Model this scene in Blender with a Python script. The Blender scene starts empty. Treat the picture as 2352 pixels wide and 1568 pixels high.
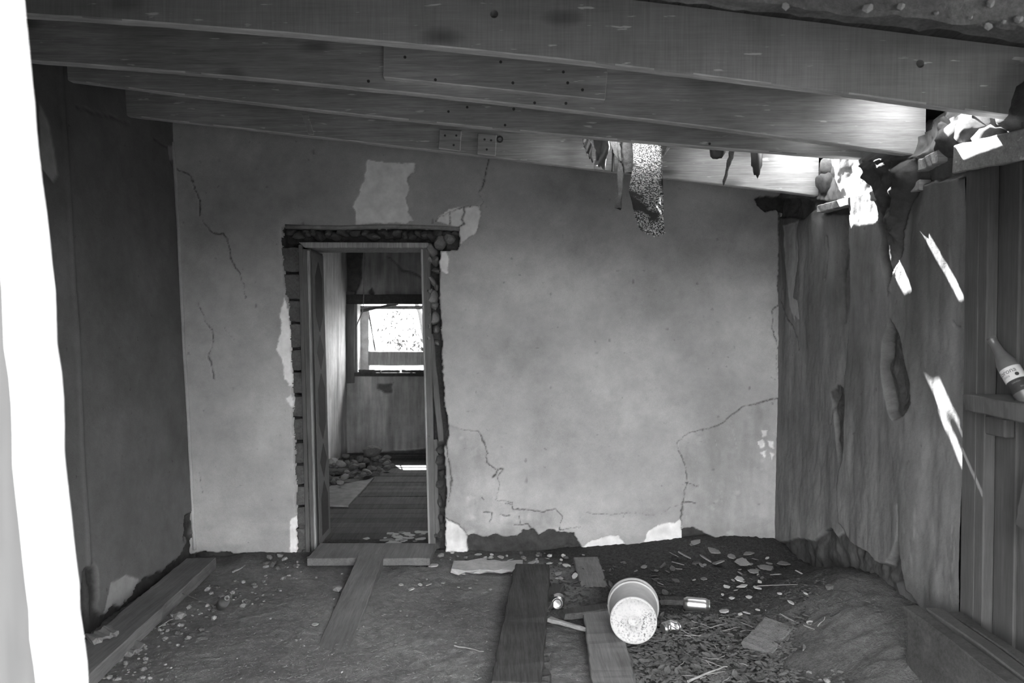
import bpy, bmesh, math, random
import numpy as np
from mathutils import Vector, Matrix, Euler
R = math.radians
random.seed(11)
rng = np.random.default_rng(11)
sc = bpy.context.scene
C = sc.collection

# ------------------------------------------------------------------ camera
F, CX, CY, EYE = 1700.0, 1176.0, 784.0, 1.39        # focal length in pixels of the 2352x1568 frame
PITCH, YAW = math.atan(40 / F), math.atan(19 / F)
cd = bpy.data.cameras.new('camera')
cam = bpy.data.objects.new('camera', cd); C.objects.link(cam)
cam.location = (0, 0, EYE)
cam.rotation_euler = (math.pi / 2 - PITCH, 0, -YAW)
cd.sensor_width = 36.0; cd.lens = F / 2352 * 36.0
cd.clip_start = 0.02; cd.clip_end = 300
cd.dof.use_dof = True; cd.dof.focus_distance = 4.0; cd.dof.aperture_fstop = 4.5
sc.camera = cam
RM = np.array(Euler(cam.rotation_euler, 'XYZ').to_matrix())

# ------------------------------------------------------------------ sky, sun, exposure
world = bpy.data.worlds.new('World'); sc.world = world
world.use_nodes = True
bg = world.node_tree.nodes['Background']
bg.inputs[0].default_value = (1, 1, 1, 1); bg.inputs[1].default_value = 1.0
SUN = Vector((0.45, -1.0, -1.28)).normalized()        # the way the sunlight travels
sd = bpy.data.lights.new('sun', 'SUN'); sd.energy = 4.5; sd.angle = R(0.5)
so = bpy.data.objects.new('sun', sd); C.objects.link(so)
so.rotation_euler = SUN.to_track_quat('-Z', 'Y').to_euler()
so.location = (-4, 10, 12)
vs = sc.view_settings
vs.view_transform = 'Standard'; vs.look = 'None'; vs.gamma = 1.0; vs.use_curve_mapping = False
vs.exposure = 4.45

# ------------------------------------------------------------------ measuring helpers
def ray(px, py):
    return RM @ np.array([(px - CX) / F, -(py - CY) / F, -1.0])
def onY(px, py, y):
    d = ray(px, py); t = y / d[1]; return Vector((d[0] * t, y, EYE + d[2] * t))
def onX(px, py, x, lean=0.0):                          # plane X = x + lean*z
    d = ray(px, py); t = (x + lean * EYE) / (d[0] - lean * d[2])
    return Vector((d[0] * t, d[1] * t, EYE + d[2] * t))
def onZ(px, py, z=0.0):
    d = ray(px, py); t = (z - EYE) / d[2]; return Vector((d[0] * t, d[1] * t, z))
D = 4.52                                               # back wall
LX, LLEAN = -1.907, -0.042                             # left wall X = LX + LLEAN*z
RX = 1.676                                             # right wall
FAR = 7.9                                              # far wall of the second room
def deck_z(x): return 2.315 + 0.116 * (1.676 - x)

# ------------------------------------------------------------------ noise
_P = rng.permutation(512); _T = rng.random(512)
def vnoise(x, y, s=0):
    xi = np.floor(x).astype(np.int64); yi = np.floor(y).astype(np.int64)
    fx = x - xi; fy = y - yi
    fx = fx * fx * (3 - 2 * fx); fy = fy * fy * (3 - 2 * fy)
    h = lambda a, b: _T[(_P[(a + _P[(b + 37 * s) & 511]) & 511])]
    return (h(xi, yi) * (1 - fx) + h(xi + 1, yi) * fx) * (1 - fy) + (h(xi, yi + 1) * (1 - fx) + h(xi + 1, yi + 1) * fx) * fy
def fbm(x, y, o=4, s=0, g=0.5):
    a = 1.0; r = 0; n = 0
    for i in range(o):
        r = r + a * vnoise(x, y, s + i); n += a; a *= g; x = x * 2.03 + 17.1; y = y * 2.03 + 9.7
    return r / n - 0.5
def n1(t, s=0): return float(fbm(np.array([t]), np.array([s * 3.7 + 0.5]), 3, s)[0])
def sstep(a, b, x):
    t = np.clip((x - a) / (b - a), 0, 1); return t * t * (3 - 2 * t)
def seg_d2(U, V, a, b):
    ex, ey = b[0] - a[0], b[1] - a[1]; L = ex * ex + ey * ey + 1e-12
    t = np.clip(((U - a[0]) * ex + (V - a[1]) * ey) / L, 0, 1)
    return (U - a[0] - t * ex) ** 2 + (V - a[1] - t * ey) ** 2
def sdf(U, V, poly, pad=0.15):                         # negative inside
    p = np.array(poly); out = np.full(U.shape, pad)
    m = (U > p[:, 0].min() - pad) & (U < p[:, 0].max() + pad) & (V > p[:, 1].min() - pad) & (V < p[:, 1].max() + pad)
    if not m.any(): return out
    u, v = U[m], V[m]; d = np.full(u.shape, 1e9); ins = np.zeros(u.shape, bool)
    for i in range(len(p)):
        a, b = p[i], p[(i + 1) % len(p)]
        d = np.minimum(d, seg_d2(u, v, a, b))
        c = (a[1] > v) != (b[1] > v)
        ins ^= c & (u < (b[0] - a[0]) * (v - a[1]) / (b[1] - a[1] + 1e-12) + a[0])
    d = np.sqrt(d); out[m] = np.where(ins, -d, d)
    return out
def pld(U, V, line, pad=0.05):                         # distance to a polyline
    p = np.array(line); out = np.full(U.shape, pad)
    m = (U > p[:, 0].min() - pad) & (U < p[:, 0].max() + pad) & (V > p[:, 1].min() - pad) & (V < p[:, 1].max() + pad)
    if not m.any(): return out
    u, v = U[m], V[m]; d = np.full(u.shape, pad * pad)
    for a, b in zip(p[:-1], p[1:]): d = np.minimum(d, seg_d2(u, v, a, b))
    out[m] = np.sqrt(d); return out

# ------------------------------------------------------------------ mesh helpers
def tag(o, label=None, cat=None, group=None, kind=None):
    if label: o['label'] = label
    if cat: o['category'] = cat
    if group: o['group'] = group
    if kind: o['kind'] = kind
    return o
def link(name, me, mat=None, parent=None, smooth=False):
    if mat is not None and not me.materials: me.materials.append(mat)
    o = bpy.data.objects.new(name, me); C.objects.link(o)
    if parent is not None: o.parent = parent
    if smooth and len(me.polygons): me.polygons.foreach_set('use_smooth', np.ones(len(me.polygons), bool))
    return o
def empty(name, loc=(0, 0, 0), rot=(0, 0, 0)):
    o = bpy.data.objects.new(name, None); C.objects.link(o)
    o.location = loc; o.rotation_euler = rot; o.empty_display_size = 0.05; return o
def pmesh(name, verts, faces):
    me = bpy.data.meshes.new(name); me.from_pydata([tuple(v) for v in verts], [], faces); me.update(); return me
def fast_mesh(name, V, Q):
    me = bpy.data.meshes.new(name)
    me.vertices.add(len(V)); me.vertices.foreach_set('co', np.ascontiguousarray(V, np.float32).ravel())
    me.loops.add(Q.size); me.loops.foreach_set('vertex_index', np.ascontiguousarray(Q, np.int32).ravel())
    me.polygons.add(len(Q)); me.polygons.foreach_set('loop_start', np.arange(0, Q.size, Q.shape[1], dtype=np.int32))
    me.update(calc_edges=True); return me
def grid_mesh(name, P, keep=None, flip=False, attrs=None):
    """P: (nv,nu,3) points; keep: (nv-1,nu-1) bool"""
    nv, nu = P.shape[:2]
    idx = np.arange(nv * nu).reshape(nv, nu)
    Q = np.stack([idx[:-1, :-1], idx[:-1, 1:], idx[1:, 1:], idx[1:, :-1]], -1)
    Q = Q[keep] if keep is not None else Q.reshape(-1, 4)
    if flip: Q = Q[:, ::-1]
    used = np.unique(Q); remap = np.full(nv * nu, -1); remap[used] = np.arange(len(used))
    me = fast_mesh(name, P.reshape(-1, 3)[used], remap[Q])
    for k, a in (attrs or {}).items():
        at = me.attributes.new(k, 'FLOAT', 'POINT')
        at.data.foreach_set('value', np.ascontiguousarray(a.reshape(-1)[used], np.float32))
    return me
def loft(name, rings, caps=True):
    n = len(rings[0]); V = [v for r in rings for v in r]; Fc = []
    for i in range(len(rings) - 1):
        for j in range(n):
            a = i * n + j; b = i * n + (j + 1) % n
            Fc.append((a, b, b + n, a + n))
    if caps:
        Fc.append(tuple(range(n))[::-1]); Fc.append(tuple(range((len(rings) - 1) * n, len(rings) * n)))
    me = pmesh(name, V, Fc)
    bm = bmesh.new(); bm.from_mesh(me); bmesh.ops.recalc_face_normals(bm, faces=bm.faces); bm.to_mesh(me); bm.free()
    return me
def board_mesh(name, p0, p1, w, t, side=None, seg=10, wear=0.004, ch=0.004, rot_end=0, seed=0, taper=1.0, bow=0.0):
    """a worn sawn board from p0 to p1; w along 'side', t across it"""
    p0, p1 = Vector(p0), Vector(p1); ax = (p1 - p0).normalized()
    side = Vector(side) if side is not None else Vector((1, 0, 0))
    side = (side - ax * side.dot(ax)).normalized(); up = ax.cross(side)
    rings = []
    for i in range(seg + 1):
        f = i / seg; c = p0.lerp(p1, f) + up * bow * 4 * f * (1 - f)
        k = 1 + (taper - 1) * f
        hw, ht = w / 2 * k, t / 2
        e = rot_end * max(0, f - 0.75) * 4
        ring = []
        for q, (sx, sy) in enumerate(((-1, -1), (1, -1), (1, 1), (-1, 1))):
            for cx_, cy_ in (((0, 1), (1, 0)) if q in (0, 2) else ((1, 0), (0, 1))):
                jx = n1(f * seg * 0.9 + q * 5.1, seed + q) * wear * 2 - e * w * abs(n1(f * 9 + q, seed + 9 + q))
                jy = n1(f * seg * 0.9 + q * 7.7, seed + q + 4) * wear
                ring.append(c + side * sx * (hw + jx - cx_ * ch) + up * sy * (ht + jy - cy_ * ch))
        rings.append(ring)
    if rot_end or wear > 0.006:                         # ragged ends
        for ring in (rings[0], rings[-1]):
            for k_, v in enumerate(ring):
                ring[k_] = v + ax * n1(k_ * 2.3, seed + 21) * (0.03 + rot_end * 0.12)
    return loft(name, rings)
def board(name, p0, p1, w, t, mat, parent=None, **k):
    return link(name, board_mesh(name, p0, p1, w, t, **k), mat, parent)
def prism_y(name, xz, y0, y1, mat, parent=None):
    n = len(xz); V = [(x, y0, z) for x, z in xz] + [(x, y1, z) for x, z in xz]
    Fc = [(i, (i + 1) % n, (i + 1) % n + n, i + n) for i in range(n)] + [tuple(range(n)), tuple(range(2 * n - 1, n - 1, -1))]
    me = pmesh(name, V, Fc); bm = bmesh.new(); bm.from_mesh(me); bmesh.ops.recalc_face_normals(bm, faces=bm.faces)
    bmesh.ops.bevel(bm, geom=list(bm.edges), offset=0.003, segments=1, affect='EDGES'); bm.to_mesh(me); bm.free()
    return link(name, me, mat, parent)
def box_mesh(name, lo, hi, bev=0.0):
    bm = bmesh.new(); bmesh.ops.create_cube(bm, size=1)
    for v in bm.verts: v.co = Vector([(lo[i] + hi[i]) / 2 + v.co[i] * (hi[i] - lo[i]) for i in range(3)])
    if bev: bmesh.ops.bevel(bm, geom=list(bm.edges), offset=bev, segments=1, affect='EDGES')
    me = bpy.data.meshes.new(name); bm.to_mesh(me); bm.free(); return me
def tube_mesh(name, pts, r, n=6):
    pts = [Vector(p) for p in pts]; rings = []
    for i, p in enumerate(pts):
        d = (pts[min(i + 1, len(pts) - 1)] - pts[max(i - 1, 0)]).normalized()
        s = d.orthogonal().normalized() if i == 0 else (s - d * s.dot(d)).normalized()
        u = d.cross(s); rr = r[i] if isinstance(r, (list, tuple)) else r
        rings.append([p + (s * math.cos(a) + u * math.sin(a)) * rr for a in [2 * math.pi * k / n for k in range(n)]])
    return loft(name, rings)
def lathe_mesh(name, prof, n=40):
    V, Fc = [], []
    for r, z in prof: V += [(r * math.cos(2 * math.pi * k / n), r * math.sin(2 * math.pi * k / n), z) for k in range(n)]
    for i in range(len(prof) - 1):
        for k in range(n): Fc.append((i * n + k, i * n + (k + 1) % n, (i + 1) * n + (k + 1) % n, (i + 1) * n + k))
    me = pmesh(name, V, Fc); bm = bmesh.new(); bm.from_mesh(me)
    bmesh.ops.remove_doubles(bm, verts=bm.verts, dist=1e-6); bmesh.ops.recalc_face_normals(bm, faces=bm.faces); bm.to_mesh(me); bm.free()
    return me
def stone_mesh(name, seed, sub=1, rough=0.25, flat=1.0):
    r = random.Random(seed); bm = bmesh.new(); bmesh.ops.create_icosphere(bm, subdivisions=sub, radius=1.0)
    cuts = [(Vector((r.gauss(0, 1), r.gauss(0, 1), r.gauss(0, 1))).normalized(), r.uniform(0.55, 0.9)) for _ in range(6)]
    for v in bm.verts:
        c = v.co * (1 + r.uniform(-rough, rough) * 0.6)
        for nrm, dd in cuts:
            e = c.dot(nrm) - dd
            if e > 0: c -= nrm * e * 0.85
        v.co = Vector((c.x, c.y, c.z * flat))
    me = bpy.data.meshes.new(name); bm.to_mesh(me); bm.free(); return me
def shard_mesh(name, seed, thick=0.25, n=7):
    r = random.Random(seed); bm = bmesh.new()
    pts = [(math.cos(a) * k, math.sin(a) * k) for a, k in [(2 * math.pi * (i + r.uniform(-.3, .3)) / n, r.uniform(.55, 1)) for i in range(n)]]
    lo = [bm.verts.new((x, y, 0)) for x, y in pts]
    hi = [bm.verts.new((x * r.uniform(.86, .98), y * r.uniform(.86, .98), thick * r.uniform(.7, 1.2))) for x, y in pts]
    c = bm.verts.new((0, 0, thick * 1.05))
    bm.faces.new(lo[::-1])
    for i in range(n):
        j = (i + 1) % n; bm.faces.new((lo[i], lo[j], hi[j], hi[i])); bm.faces.new((hi[i], hi[j], c))
    me = bpy.data.meshes.new(name); bm.to_mesh(me); bm.free(); return me

# ------------------------------------------------------------------ materials
def newmat(name):
    m = bpy.data.materials.new(name); m.use_nodes = True
    nt = m.node_tree; b = nt.nodes['Principled BSDF']; b.inputs['Roughness'].default_value = 0.9
    b.inputs['Specular IOR Level'].default_value = 0.15
    return m, nt, b
def node(nt, t, **k):
    n = nt.nodes.new(t)
    for a, v in k.items():
        if a in n.inputs: n.inputs[a].default_value = v
        else: setattr(n, a, v)
    return n
def coords(nt, scale=(1, 1, 1)):
    tc = node(nt, 'ShaderNodeTexCoord'); mp = node(nt, 'ShaderNodeMapping')
    mp.inputs['Scale'].default_value = scale; nt.links.new(tc.outputs['Object'], mp.inputs[0]); return mp.outputs[0]
def noise(nt, vec, scale, detail=6, rough=0.6, lo=0.0, hi=1.0, olo=0.0, ohi=1.0):
    n = node(nt, 'ShaderNodeTexNoise', Scale=scale, Detail=detail, Roughness=rough); nt.links.new(vec, n.inputs['Vector'])
    r = node(nt, 'ShaderNodeMapRange'); r.inputs[1].default_value = lo; r.inputs[2].default_value = hi
    r.inputs[3].default_value = olo; r.inputs[4].default_value = ohi; nt.links.new(n.outputs['Fac'], r.inputs[0]); return r.outputs[0]
def mth(nt, op, a, b=None):
    n = node(nt, 'ShaderNodeMath'); n.operation = op
    for i, v in enumerate((a, b)):
        if v is None: continue
        if isinstance(v, (int, float)): n.inputs[i].default_value = v
        else: nt.links.new(v, n.inputs[i])
    return n.outputs[0]
def mixf(nt, f, a, b):
    n = node(nt, 'ShaderNodeMix'); n.data_type = 'FLOAT'
    for i, v in ((0, f), (2, a), (3, b)):
        if isinstance(v, (int, float)): n.inputs[i].default_value = v
        else: nt.links.new(v, n.inputs[i])
    return n.outputs[0]
def setgrey(nt, b, val):
    c = node(nt, 'ShaderNodeCombineColor')
    for i in range(3): nt.links.new(val, c.inputs[i])
    nt.links.new(c.outputs[0], b.inputs['Base Color'])
def bump(nt, b, val, strength=0.4, dist=0.004):
    n = node(nt, 'ShaderNodeBump', Strength=strength, Distance=dist); nt.links.new(val, n.inputs['Height']); nt.links.new(n.outputs[0], b.inputs['Normal'])
def attr(nt, name):
    a = node(nt, 'ShaderNodeAttribute'); a.attribute_name = name; return a.outputs['Fac']

def mat_wall(name, paint, bare, mud, streak=(1, 1, 1), sc1=1.3, amp=0.25, streak_amp=0.0):
    m, nt, b = newmat(name); v = coords(nt); vs_ = coords(nt, streak)
    big = noise(nt, v, sc1, 5, .6, .3, .7, 1 - amp, 1 + amp)
    mid = noise(nt, v, 9, 8, .7, .3, .7, .88, 1.12)
    fine = noise(nt, v, 220, 2, .5, .3, .7, .93, 1.07)
    var = mth(nt, 'MULTIPLY', mth(nt, 'MULTIPLY', big, mid), fine)
    if streak_amp:
        st = noise(nt, vs_, 3.0, 3, .55, .25, .75, 1 - streak_amp, 1 + streak_amp); var = mth(nt, 'MULTIPLY', var, st)
    spots = noise(nt, v, 26, 2, .5, .70, .78, 1.0, 0.72); var = mth(nt, 'MULTIPLY', var, spots)
    p = mth(nt, 'MULTIPLY', var, paint)
    p = mixf(nt, attr(nt, 'bare'), p, mth(nt, 'MULTIPLY', noise(nt, v, 14, 6, .6, .3, .7, .85, 1.12), bare))
    p = mixf(nt, attr(nt, 'stain'), p, mth(nt, 'MULTIPLY', var, paint * 0.45))
    p = mixf(nt, attr(nt, 'mud'), p, mth(nt, 'MULTIPLY', noise(nt, v, 18, 8, .7, .25, .75, .6, 1.4), mud))
    setgrey(nt, b, p)
    h = mth(nt, 'ADD', noise(nt, v, 60, 6, .65), mth(nt, 'MULTIPLY', noise(nt, v, 300, 2), .3))
    bump(nt, b, h, .35, .004); return m
def mat_wood(name, alb, axis=0, contrast=0.35, flecks=0.0, knots=True, rough=0.85, saw=0.0, paint=None):
    m, nt, b = newmat(name); b.inputs['Roughness'].default_value = rough
    s = [14, 14, 14]; s[axis] = 0.7; v = coords(nt, s); vo = coords(nt)
    g = noise(nt, v, 3.0, 8, .7, .2, .8, 1 - contrast, 1 + contrast)
    g2 = noise(nt, v, 12.0, 4, .6, .2, .8, 1 - contrast * .5, 1 + contrast * .5)
    val = mth(nt, 'MULTIPLY', g, g2)
    val = mth(nt, 'MULTIPLY', val, noise(nt, vo, 2.2, 4, .6, .3, .7, .75, 1.2))
    if knots:
        ks = [5.0, 5.0, 5.0]; ks[axis] = 2.2
        vk = coords(nt, ks); vr = node(nt, 'ShaderNodeTexVoronoi', Scale=1.0); nt.links.new(vk, vr.inputs['Vector'])
        r = node(nt, 'ShaderNodeMapRange'); r.inputs[1].default_value = .06; r.inputs[2].default_value = .2; r.inputs[3].default_value = .4; r.inputs[4].default_value = 1.0
        nt.links.new(vr.outputs['Distance'], r.inputs[0]); val = mth(nt, 'MULTIPLY', val, r.outputs[0])
    if saw:
        ss = [6, 6, 6]; ss[axis] = 160; w = noise(nt, coords(nt, ss), 1.0, 3, .5, .3, .7, 1 - saw, 1 + saw); val = mth(nt, 'MULTIPLY', val, w)
    p = mth(nt, 'MULTIPLY', val, alb)
    if flecks:
        fs = [26, 26, 60]; fs[axis] = 9
        f = noise(nt, coords(nt, fs), 1.0, 3, .5, .67, .70, 0.0, flecks); p = mixf(nt, f, p, 0.62)
    setgrey(nt, b, p); bump(nt, b, val, .35, .003); return m
def mat_dirt(name, alb, sc_=1.0, amp=.4, bumpd=.01, litter=None):
    m, nt, b = newmat(name); v = coords(nt)
    a = noise(nt, v, 1.6 * sc_, 6, .65, .3, .7, 1 - amp, 1 + amp); c = noise(nt, v, 30 * sc_, 8, .75, .25, .75, .6, 1.4)
    d = noise(nt, v, 260 * sc_, 2, .5, .66, .72, 1, 1.8)
    p = mth(nt, 'MULTIPLY', mth(nt, 'MULTIPLY', mth(nt, 'MULTIPLY', a, c), d), alb)
    if litter:
        lt = noise(nt, v, 60, 6, .75, .25, .75, .3, 1.9); p = mixf(nt, attr(nt, 'litter'), p, mth(nt, 'MULTIPLY', lt, litter))
    setgrey(nt, b, p); bump(nt, b, mth(nt, 'ADD', c, noise(nt, v, 120 * sc_, 4)), .7, bumpd); return m
def mat_plain(name, alb, rough=.8, spec=.15, var=.15, scale=30, metal=0.0, bumps=.2):
    m, nt, b = newmat(name); b.inputs['Roughness'].default_value = rough; b.inputs['Specular IOR Level'].default_value = spec
    b.inputs['Metallic'].default_value = metal
    v = coords(nt); n = noise(nt, v, scale, 6, .65, .25, .75, 1 - var, 1 + var); setgrey(nt, b, mth(nt, 'MULTIPLY', n, alb))
    if bumps: bump(nt, b, n, bumps, .003)
    return m
M = {}
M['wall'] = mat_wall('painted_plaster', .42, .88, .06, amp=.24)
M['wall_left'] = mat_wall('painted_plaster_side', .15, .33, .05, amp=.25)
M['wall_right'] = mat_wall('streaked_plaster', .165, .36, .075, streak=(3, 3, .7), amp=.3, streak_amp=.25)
M['wall_far'] = mat_wall('second_room_plaster', .55, .7, .14, streak=(7, 7, .8), amp=.25, streak_amp=.25)
M['wall_far2'] = mat_wall('far_wall_plaster', .36, .5, .11, streak=(7, 7, .8), amp=.25, streak_amp=.3)
M['mortar'] = mat_plain('old_mortar', .27, var=.3, scale=25)
M['adobe'] = mat_dirt('adobe_mud', .08, 1.5, .3)
M['adobe_light'] = mat_dirt('adobe_dry', .15, 1.5, .3)
M['brick'] = mat_dirt('adobe_brick', .12, 2.0, .25, .006)
M['dirt'] = mat_dirt('dirt_floor', .21, 1.0, .3, .012, litter=.05)
M['ground'] = mat_dirt('outside_ground', .06, .3, .2)
M['beam'] = mat_wood('joist_wood', .30, 0, .13, flecks=.9, saw=.10)
M['beam_under'] = mat_wood('edge_wear_and_bounce', .5, 0, .4, knots=False)  # pale worn and sawn edges, plus ground-bounce light painted onto joist undersides
M['beam_old'] = mat_wood('joist_wood_light', .30, 0, .36, flecks=.7)
M['dusty_plank'] = mat_dirt('dirt_crusted_plank', .085, 3.0, .4, .010)
M['beam_mud'] = mat_dirt('mud_caked_wood', .22, 3.0, .5, .012)
M['deck'] = mat_wood('roof_board_wood', .085, 1, .35)
M['plank'] = mat_wood('floor_sleeper_wood', .165, 1, .3, knots=False)
M['plank_dark'] = mat_wood('rotten_wood', .06, 1, .5, knots=False)
M['stick'] = mat_wood('stick_wood', .24, 0, .35, knots=False)
M['vboard'] = mat_wood('vertical_board_wood', .08, 2, .25, knots=False)
M['vboard_dark'] = mat_wood('dark_vertical_board', .08, 2, .4, knots=False)
M['jamb'] = mat_wood('door_jamb_wood', .13, 2, .3, knots=False)
M['jamb_edge'] = mat_wood('worn_painted_edge', .32, 2, .5, knots=False)
M['stencil_d'] = mat_plain('dark_stencil_paint', .07)
M['stencil_l'] = mat_plain('light_stencil_paint', .17)
M['post_white'] = mat_wood('white_painted_post', .80, 2, .1, knots=False)
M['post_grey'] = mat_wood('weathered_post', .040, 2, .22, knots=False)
M['stone'] = mat_plain('field_stone', .21, var=.3, scale=8)
M['stone_dark'] = mat_plain('dark_stone', .10, var=.35, scale=8)
M['stone_pale'] = mat_plain('pale_stone', .31, var=.25, scale=8)
M['shard'] = mat_plain('plaster_shard', .44, var=.25, scale=20)
M['shard_dull'] = mat_plain('dusty_plaster_shard', .2, var=.35, scale=12)
M['tin'] = mat_plain('bare_tin', .75, .32, .5, .1, 60, 1.0, .05)
M['can'] = mat_plain('aluminium_can', .65, .32, .5, .08, 40, 1.0, 0)
M['plastic'] = mat_plain('dirty_white_plastic', .37, .6, .3, .18, 14)
M['wire'] = mat_plain('rusty_wire', .12, .6, .3)
M['leaf'] = mat_plain('dry_leaf', .095, var=.3)
M['twig'] = mat_plain('dry_twig', .26, var=.3)
M['glass'] = mat_plain('dusty_bottle_glass', .10, .35, .5, .25, 18, 0, .05)
M['nail'] = mat_plain('rusty_nail', .05, .6)
M['white'] = mat_plain('weathered_white_wood', .62, var=.3, scale=12)
M['bark'] = mat_plain('bark', .05)
M['foliage'] = mat_plain('foliage', .03)

# ================================================================== THE SETTING
B = lambda pts: [(lambda p: (p.x, p.z))(onY(x, y, D)) for x, y in pts]
LW = lambda pts: [(lambda p: (p.y, p.z))(onX(x, y, LX, LLEAN)) for x, y in pts]
RW = lambda pts: [(lambda p: (p.y, p.z))(onX(x, y, RX)) for x, y in pts]
FW = lambda pts: [(lambda p: (p.x, p.z))(onY(x, y, FAR)) for x, y in pts]
def struct(o): o['kind'] = 'structure'; return o

# ---- back wall: adobe core boxes, with one plaster coat sheet over them
door_out = B([(652, 524), (649, 560), (650, 600), (656, 650), (664, 700), (668, 760), (669, 800), (674, 880), (676, 930), (673, 965), (678, 1010), (680, 1060), (682, 1120), (683, 1180),
              (685, 1285), (1022, 1300), (1021, 1180), (1024, 1130), (1021, 1060), (1018, 1030), (1030, 1000), (1027, 960), (1020, 930), (1016, 860), (1014, 760), (1010, 700), (1009, 640), (1007, 600),
              (1012, 575), (1034, 576), (1050, 572), (1056, 545), (1055, 526)])
res = 0.006
U, V = np.meshgrid(np.arange(-2.12, 1.76, res), np.arange(-0.06, 2.78, res))
wu = U + 0.035 * fbm(U * 16, V * 16, 5, 1, .65); wv = V + 0.035 * fbm(U * 16 + 40, V * 16, 5, 2, .65)
wf = U + 0.020 * fbm(U * 18, V * 18, 5, 3, .6) + .014 * fbm(U * 60, V * 60, 3, 9); wg = V + 0.020 * fbm(U * 18, V * 18 + 9, 5, 4, .6) + .014 * fbm(U * 60, V * 60 + 5, 3, 10)
hole = sdf(wf, wg, door_out)
bare_polys = [
    [(845, 368), (880, 376), (955, 378), (952, 398), (938, 412), (941, 440), (934, 455), (940, 490), (950, 506), (930, 514), (850, 513), (818, 522), (820, 490), (812, 475), (828, 440), (838, 415)],
    [(1000, 508), (1030, 482), (1065, 475), (1101, 475), (1103, 500), (1094, 535), (1062, 558), (1048, 578), (1056, 525), (1040, 520)],
    [(1010, 572), (1026, 575), (1031, 600), (1028, 628), (1014, 625), (1009, 600)],
    [(656, 685), (664, 720), (670, 800), (674, 890), (655, 870), (648, 820), (637, 800), (648, 760), (645, 720)],
    [(672, 905), (660, 915), (668, 930), (676, 935)],
    [(1475, 1240), (1490, 1215), (1510, 1203), (1540, 1197), (1561, 1189), (1566, 1240), (1558, 1258), (1480, 1256)],
    [(1335, 1255), (1360, 1238), (1400, 1228), (1420, 1228), (1440, 1262), (1400, 1272), (1345, 1275)],
    [(1022, 1188), (1045, 1198), (1066, 1215), (1077, 1240), (1072, 1276), (1022, 1280)],
    [(1738, 1012), (1750, 1008), (1752, 1024), (1742, 1030)], [(1758, 1010), (1772, 1012), (1774, 1030), (1764, 1026)], [(1742, 1038), (1756, 1034), (1752, 1050)], [(1746, 990), (1760, 988), (1758, 1000), (1748, 1002)], [(1766, 1040), (1776, 1044), (1770, 1056)],
    [(1268, 1272), (1285, 1252), (1310, 1248), (1330, 1258), (1338, 1274)],
    [(670, 1190), (684, 1185), (684, 1270), (668, 1268)]]
mud_polys = [
    [(1075, 1226), (1085, 1222), (1110, 1232), (1140, 1226), (1165, 1232), (1200, 1224), (1203, 1216), (1225, 1214), (1238, 1226), (1262, 1214), (1275, 1214), (1290, 1222), (1318, 1222), (1333, 1245), (1345, 1274), (1350, 1300), (1072, 1300)],
    [(1540, 1290), (1545, 1256), (1563, 1245), (1567, 1214), (1590, 1208), (1610, 1216), (1640, 1236), (1690, 1242), (1680, 1252), (1640, 1250), (1600, 1248), (1595, 1285)],
    [(1728, 455), (1760, 452), (1800, 455), (1795, 490), (1775, 484), (1755, 488), (1735, 475)],
    [(430, 1275), (470, 1264), (560, 1268), (690, 1272), (690, 1320), (430, 1320)],
    [(1340, 1278), (1430, 1268), (1500, 1272), (1560, 1268), (1800, 1262), (1800, 1330), (1340, 1330)]]
old_polys = [  # lower old coat, a little recessed and rougher
    [(1552, 1018), (1575, 995), (1620, 985), (1660, 968), (1700, 935), (1800, 906), (1800, 1300), (1640, 1300), (1565, 1240), (1562, 1180), (1568, 1125), (1578, 1105), (1568, 1060)],
    [(1025, 970), (1060, 985), (1100, 990), (1115, 1020), (1120, 1060), (1140, 1080), (1145, 1110), (1137, 1148), (1175, 1150), (1178, 1168), (1245, 1173), (1275, 1166), (1290, 1185), (1284, 1230), (1020, 1260)]]
bare = np.zeros(U.shape); mud = np.zeros(U.shape); old = np.zeros(U.shape); crack = np.zeros(U.shape)
for p in bare_polys: bare = np.maximum(bare, 1 - sstep(-.003, .003, sdf(wf, wg, B(p))))
for p in mud_polys: mud = np.maximum(mud, 1 - sstep(-.003, .003, sdf(wu, wv, B(p))))
for p in old_polys: old = np.maximum(old, 1 - sstep(-.004, .004, sdf(wf, wg, B(p))))
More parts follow.
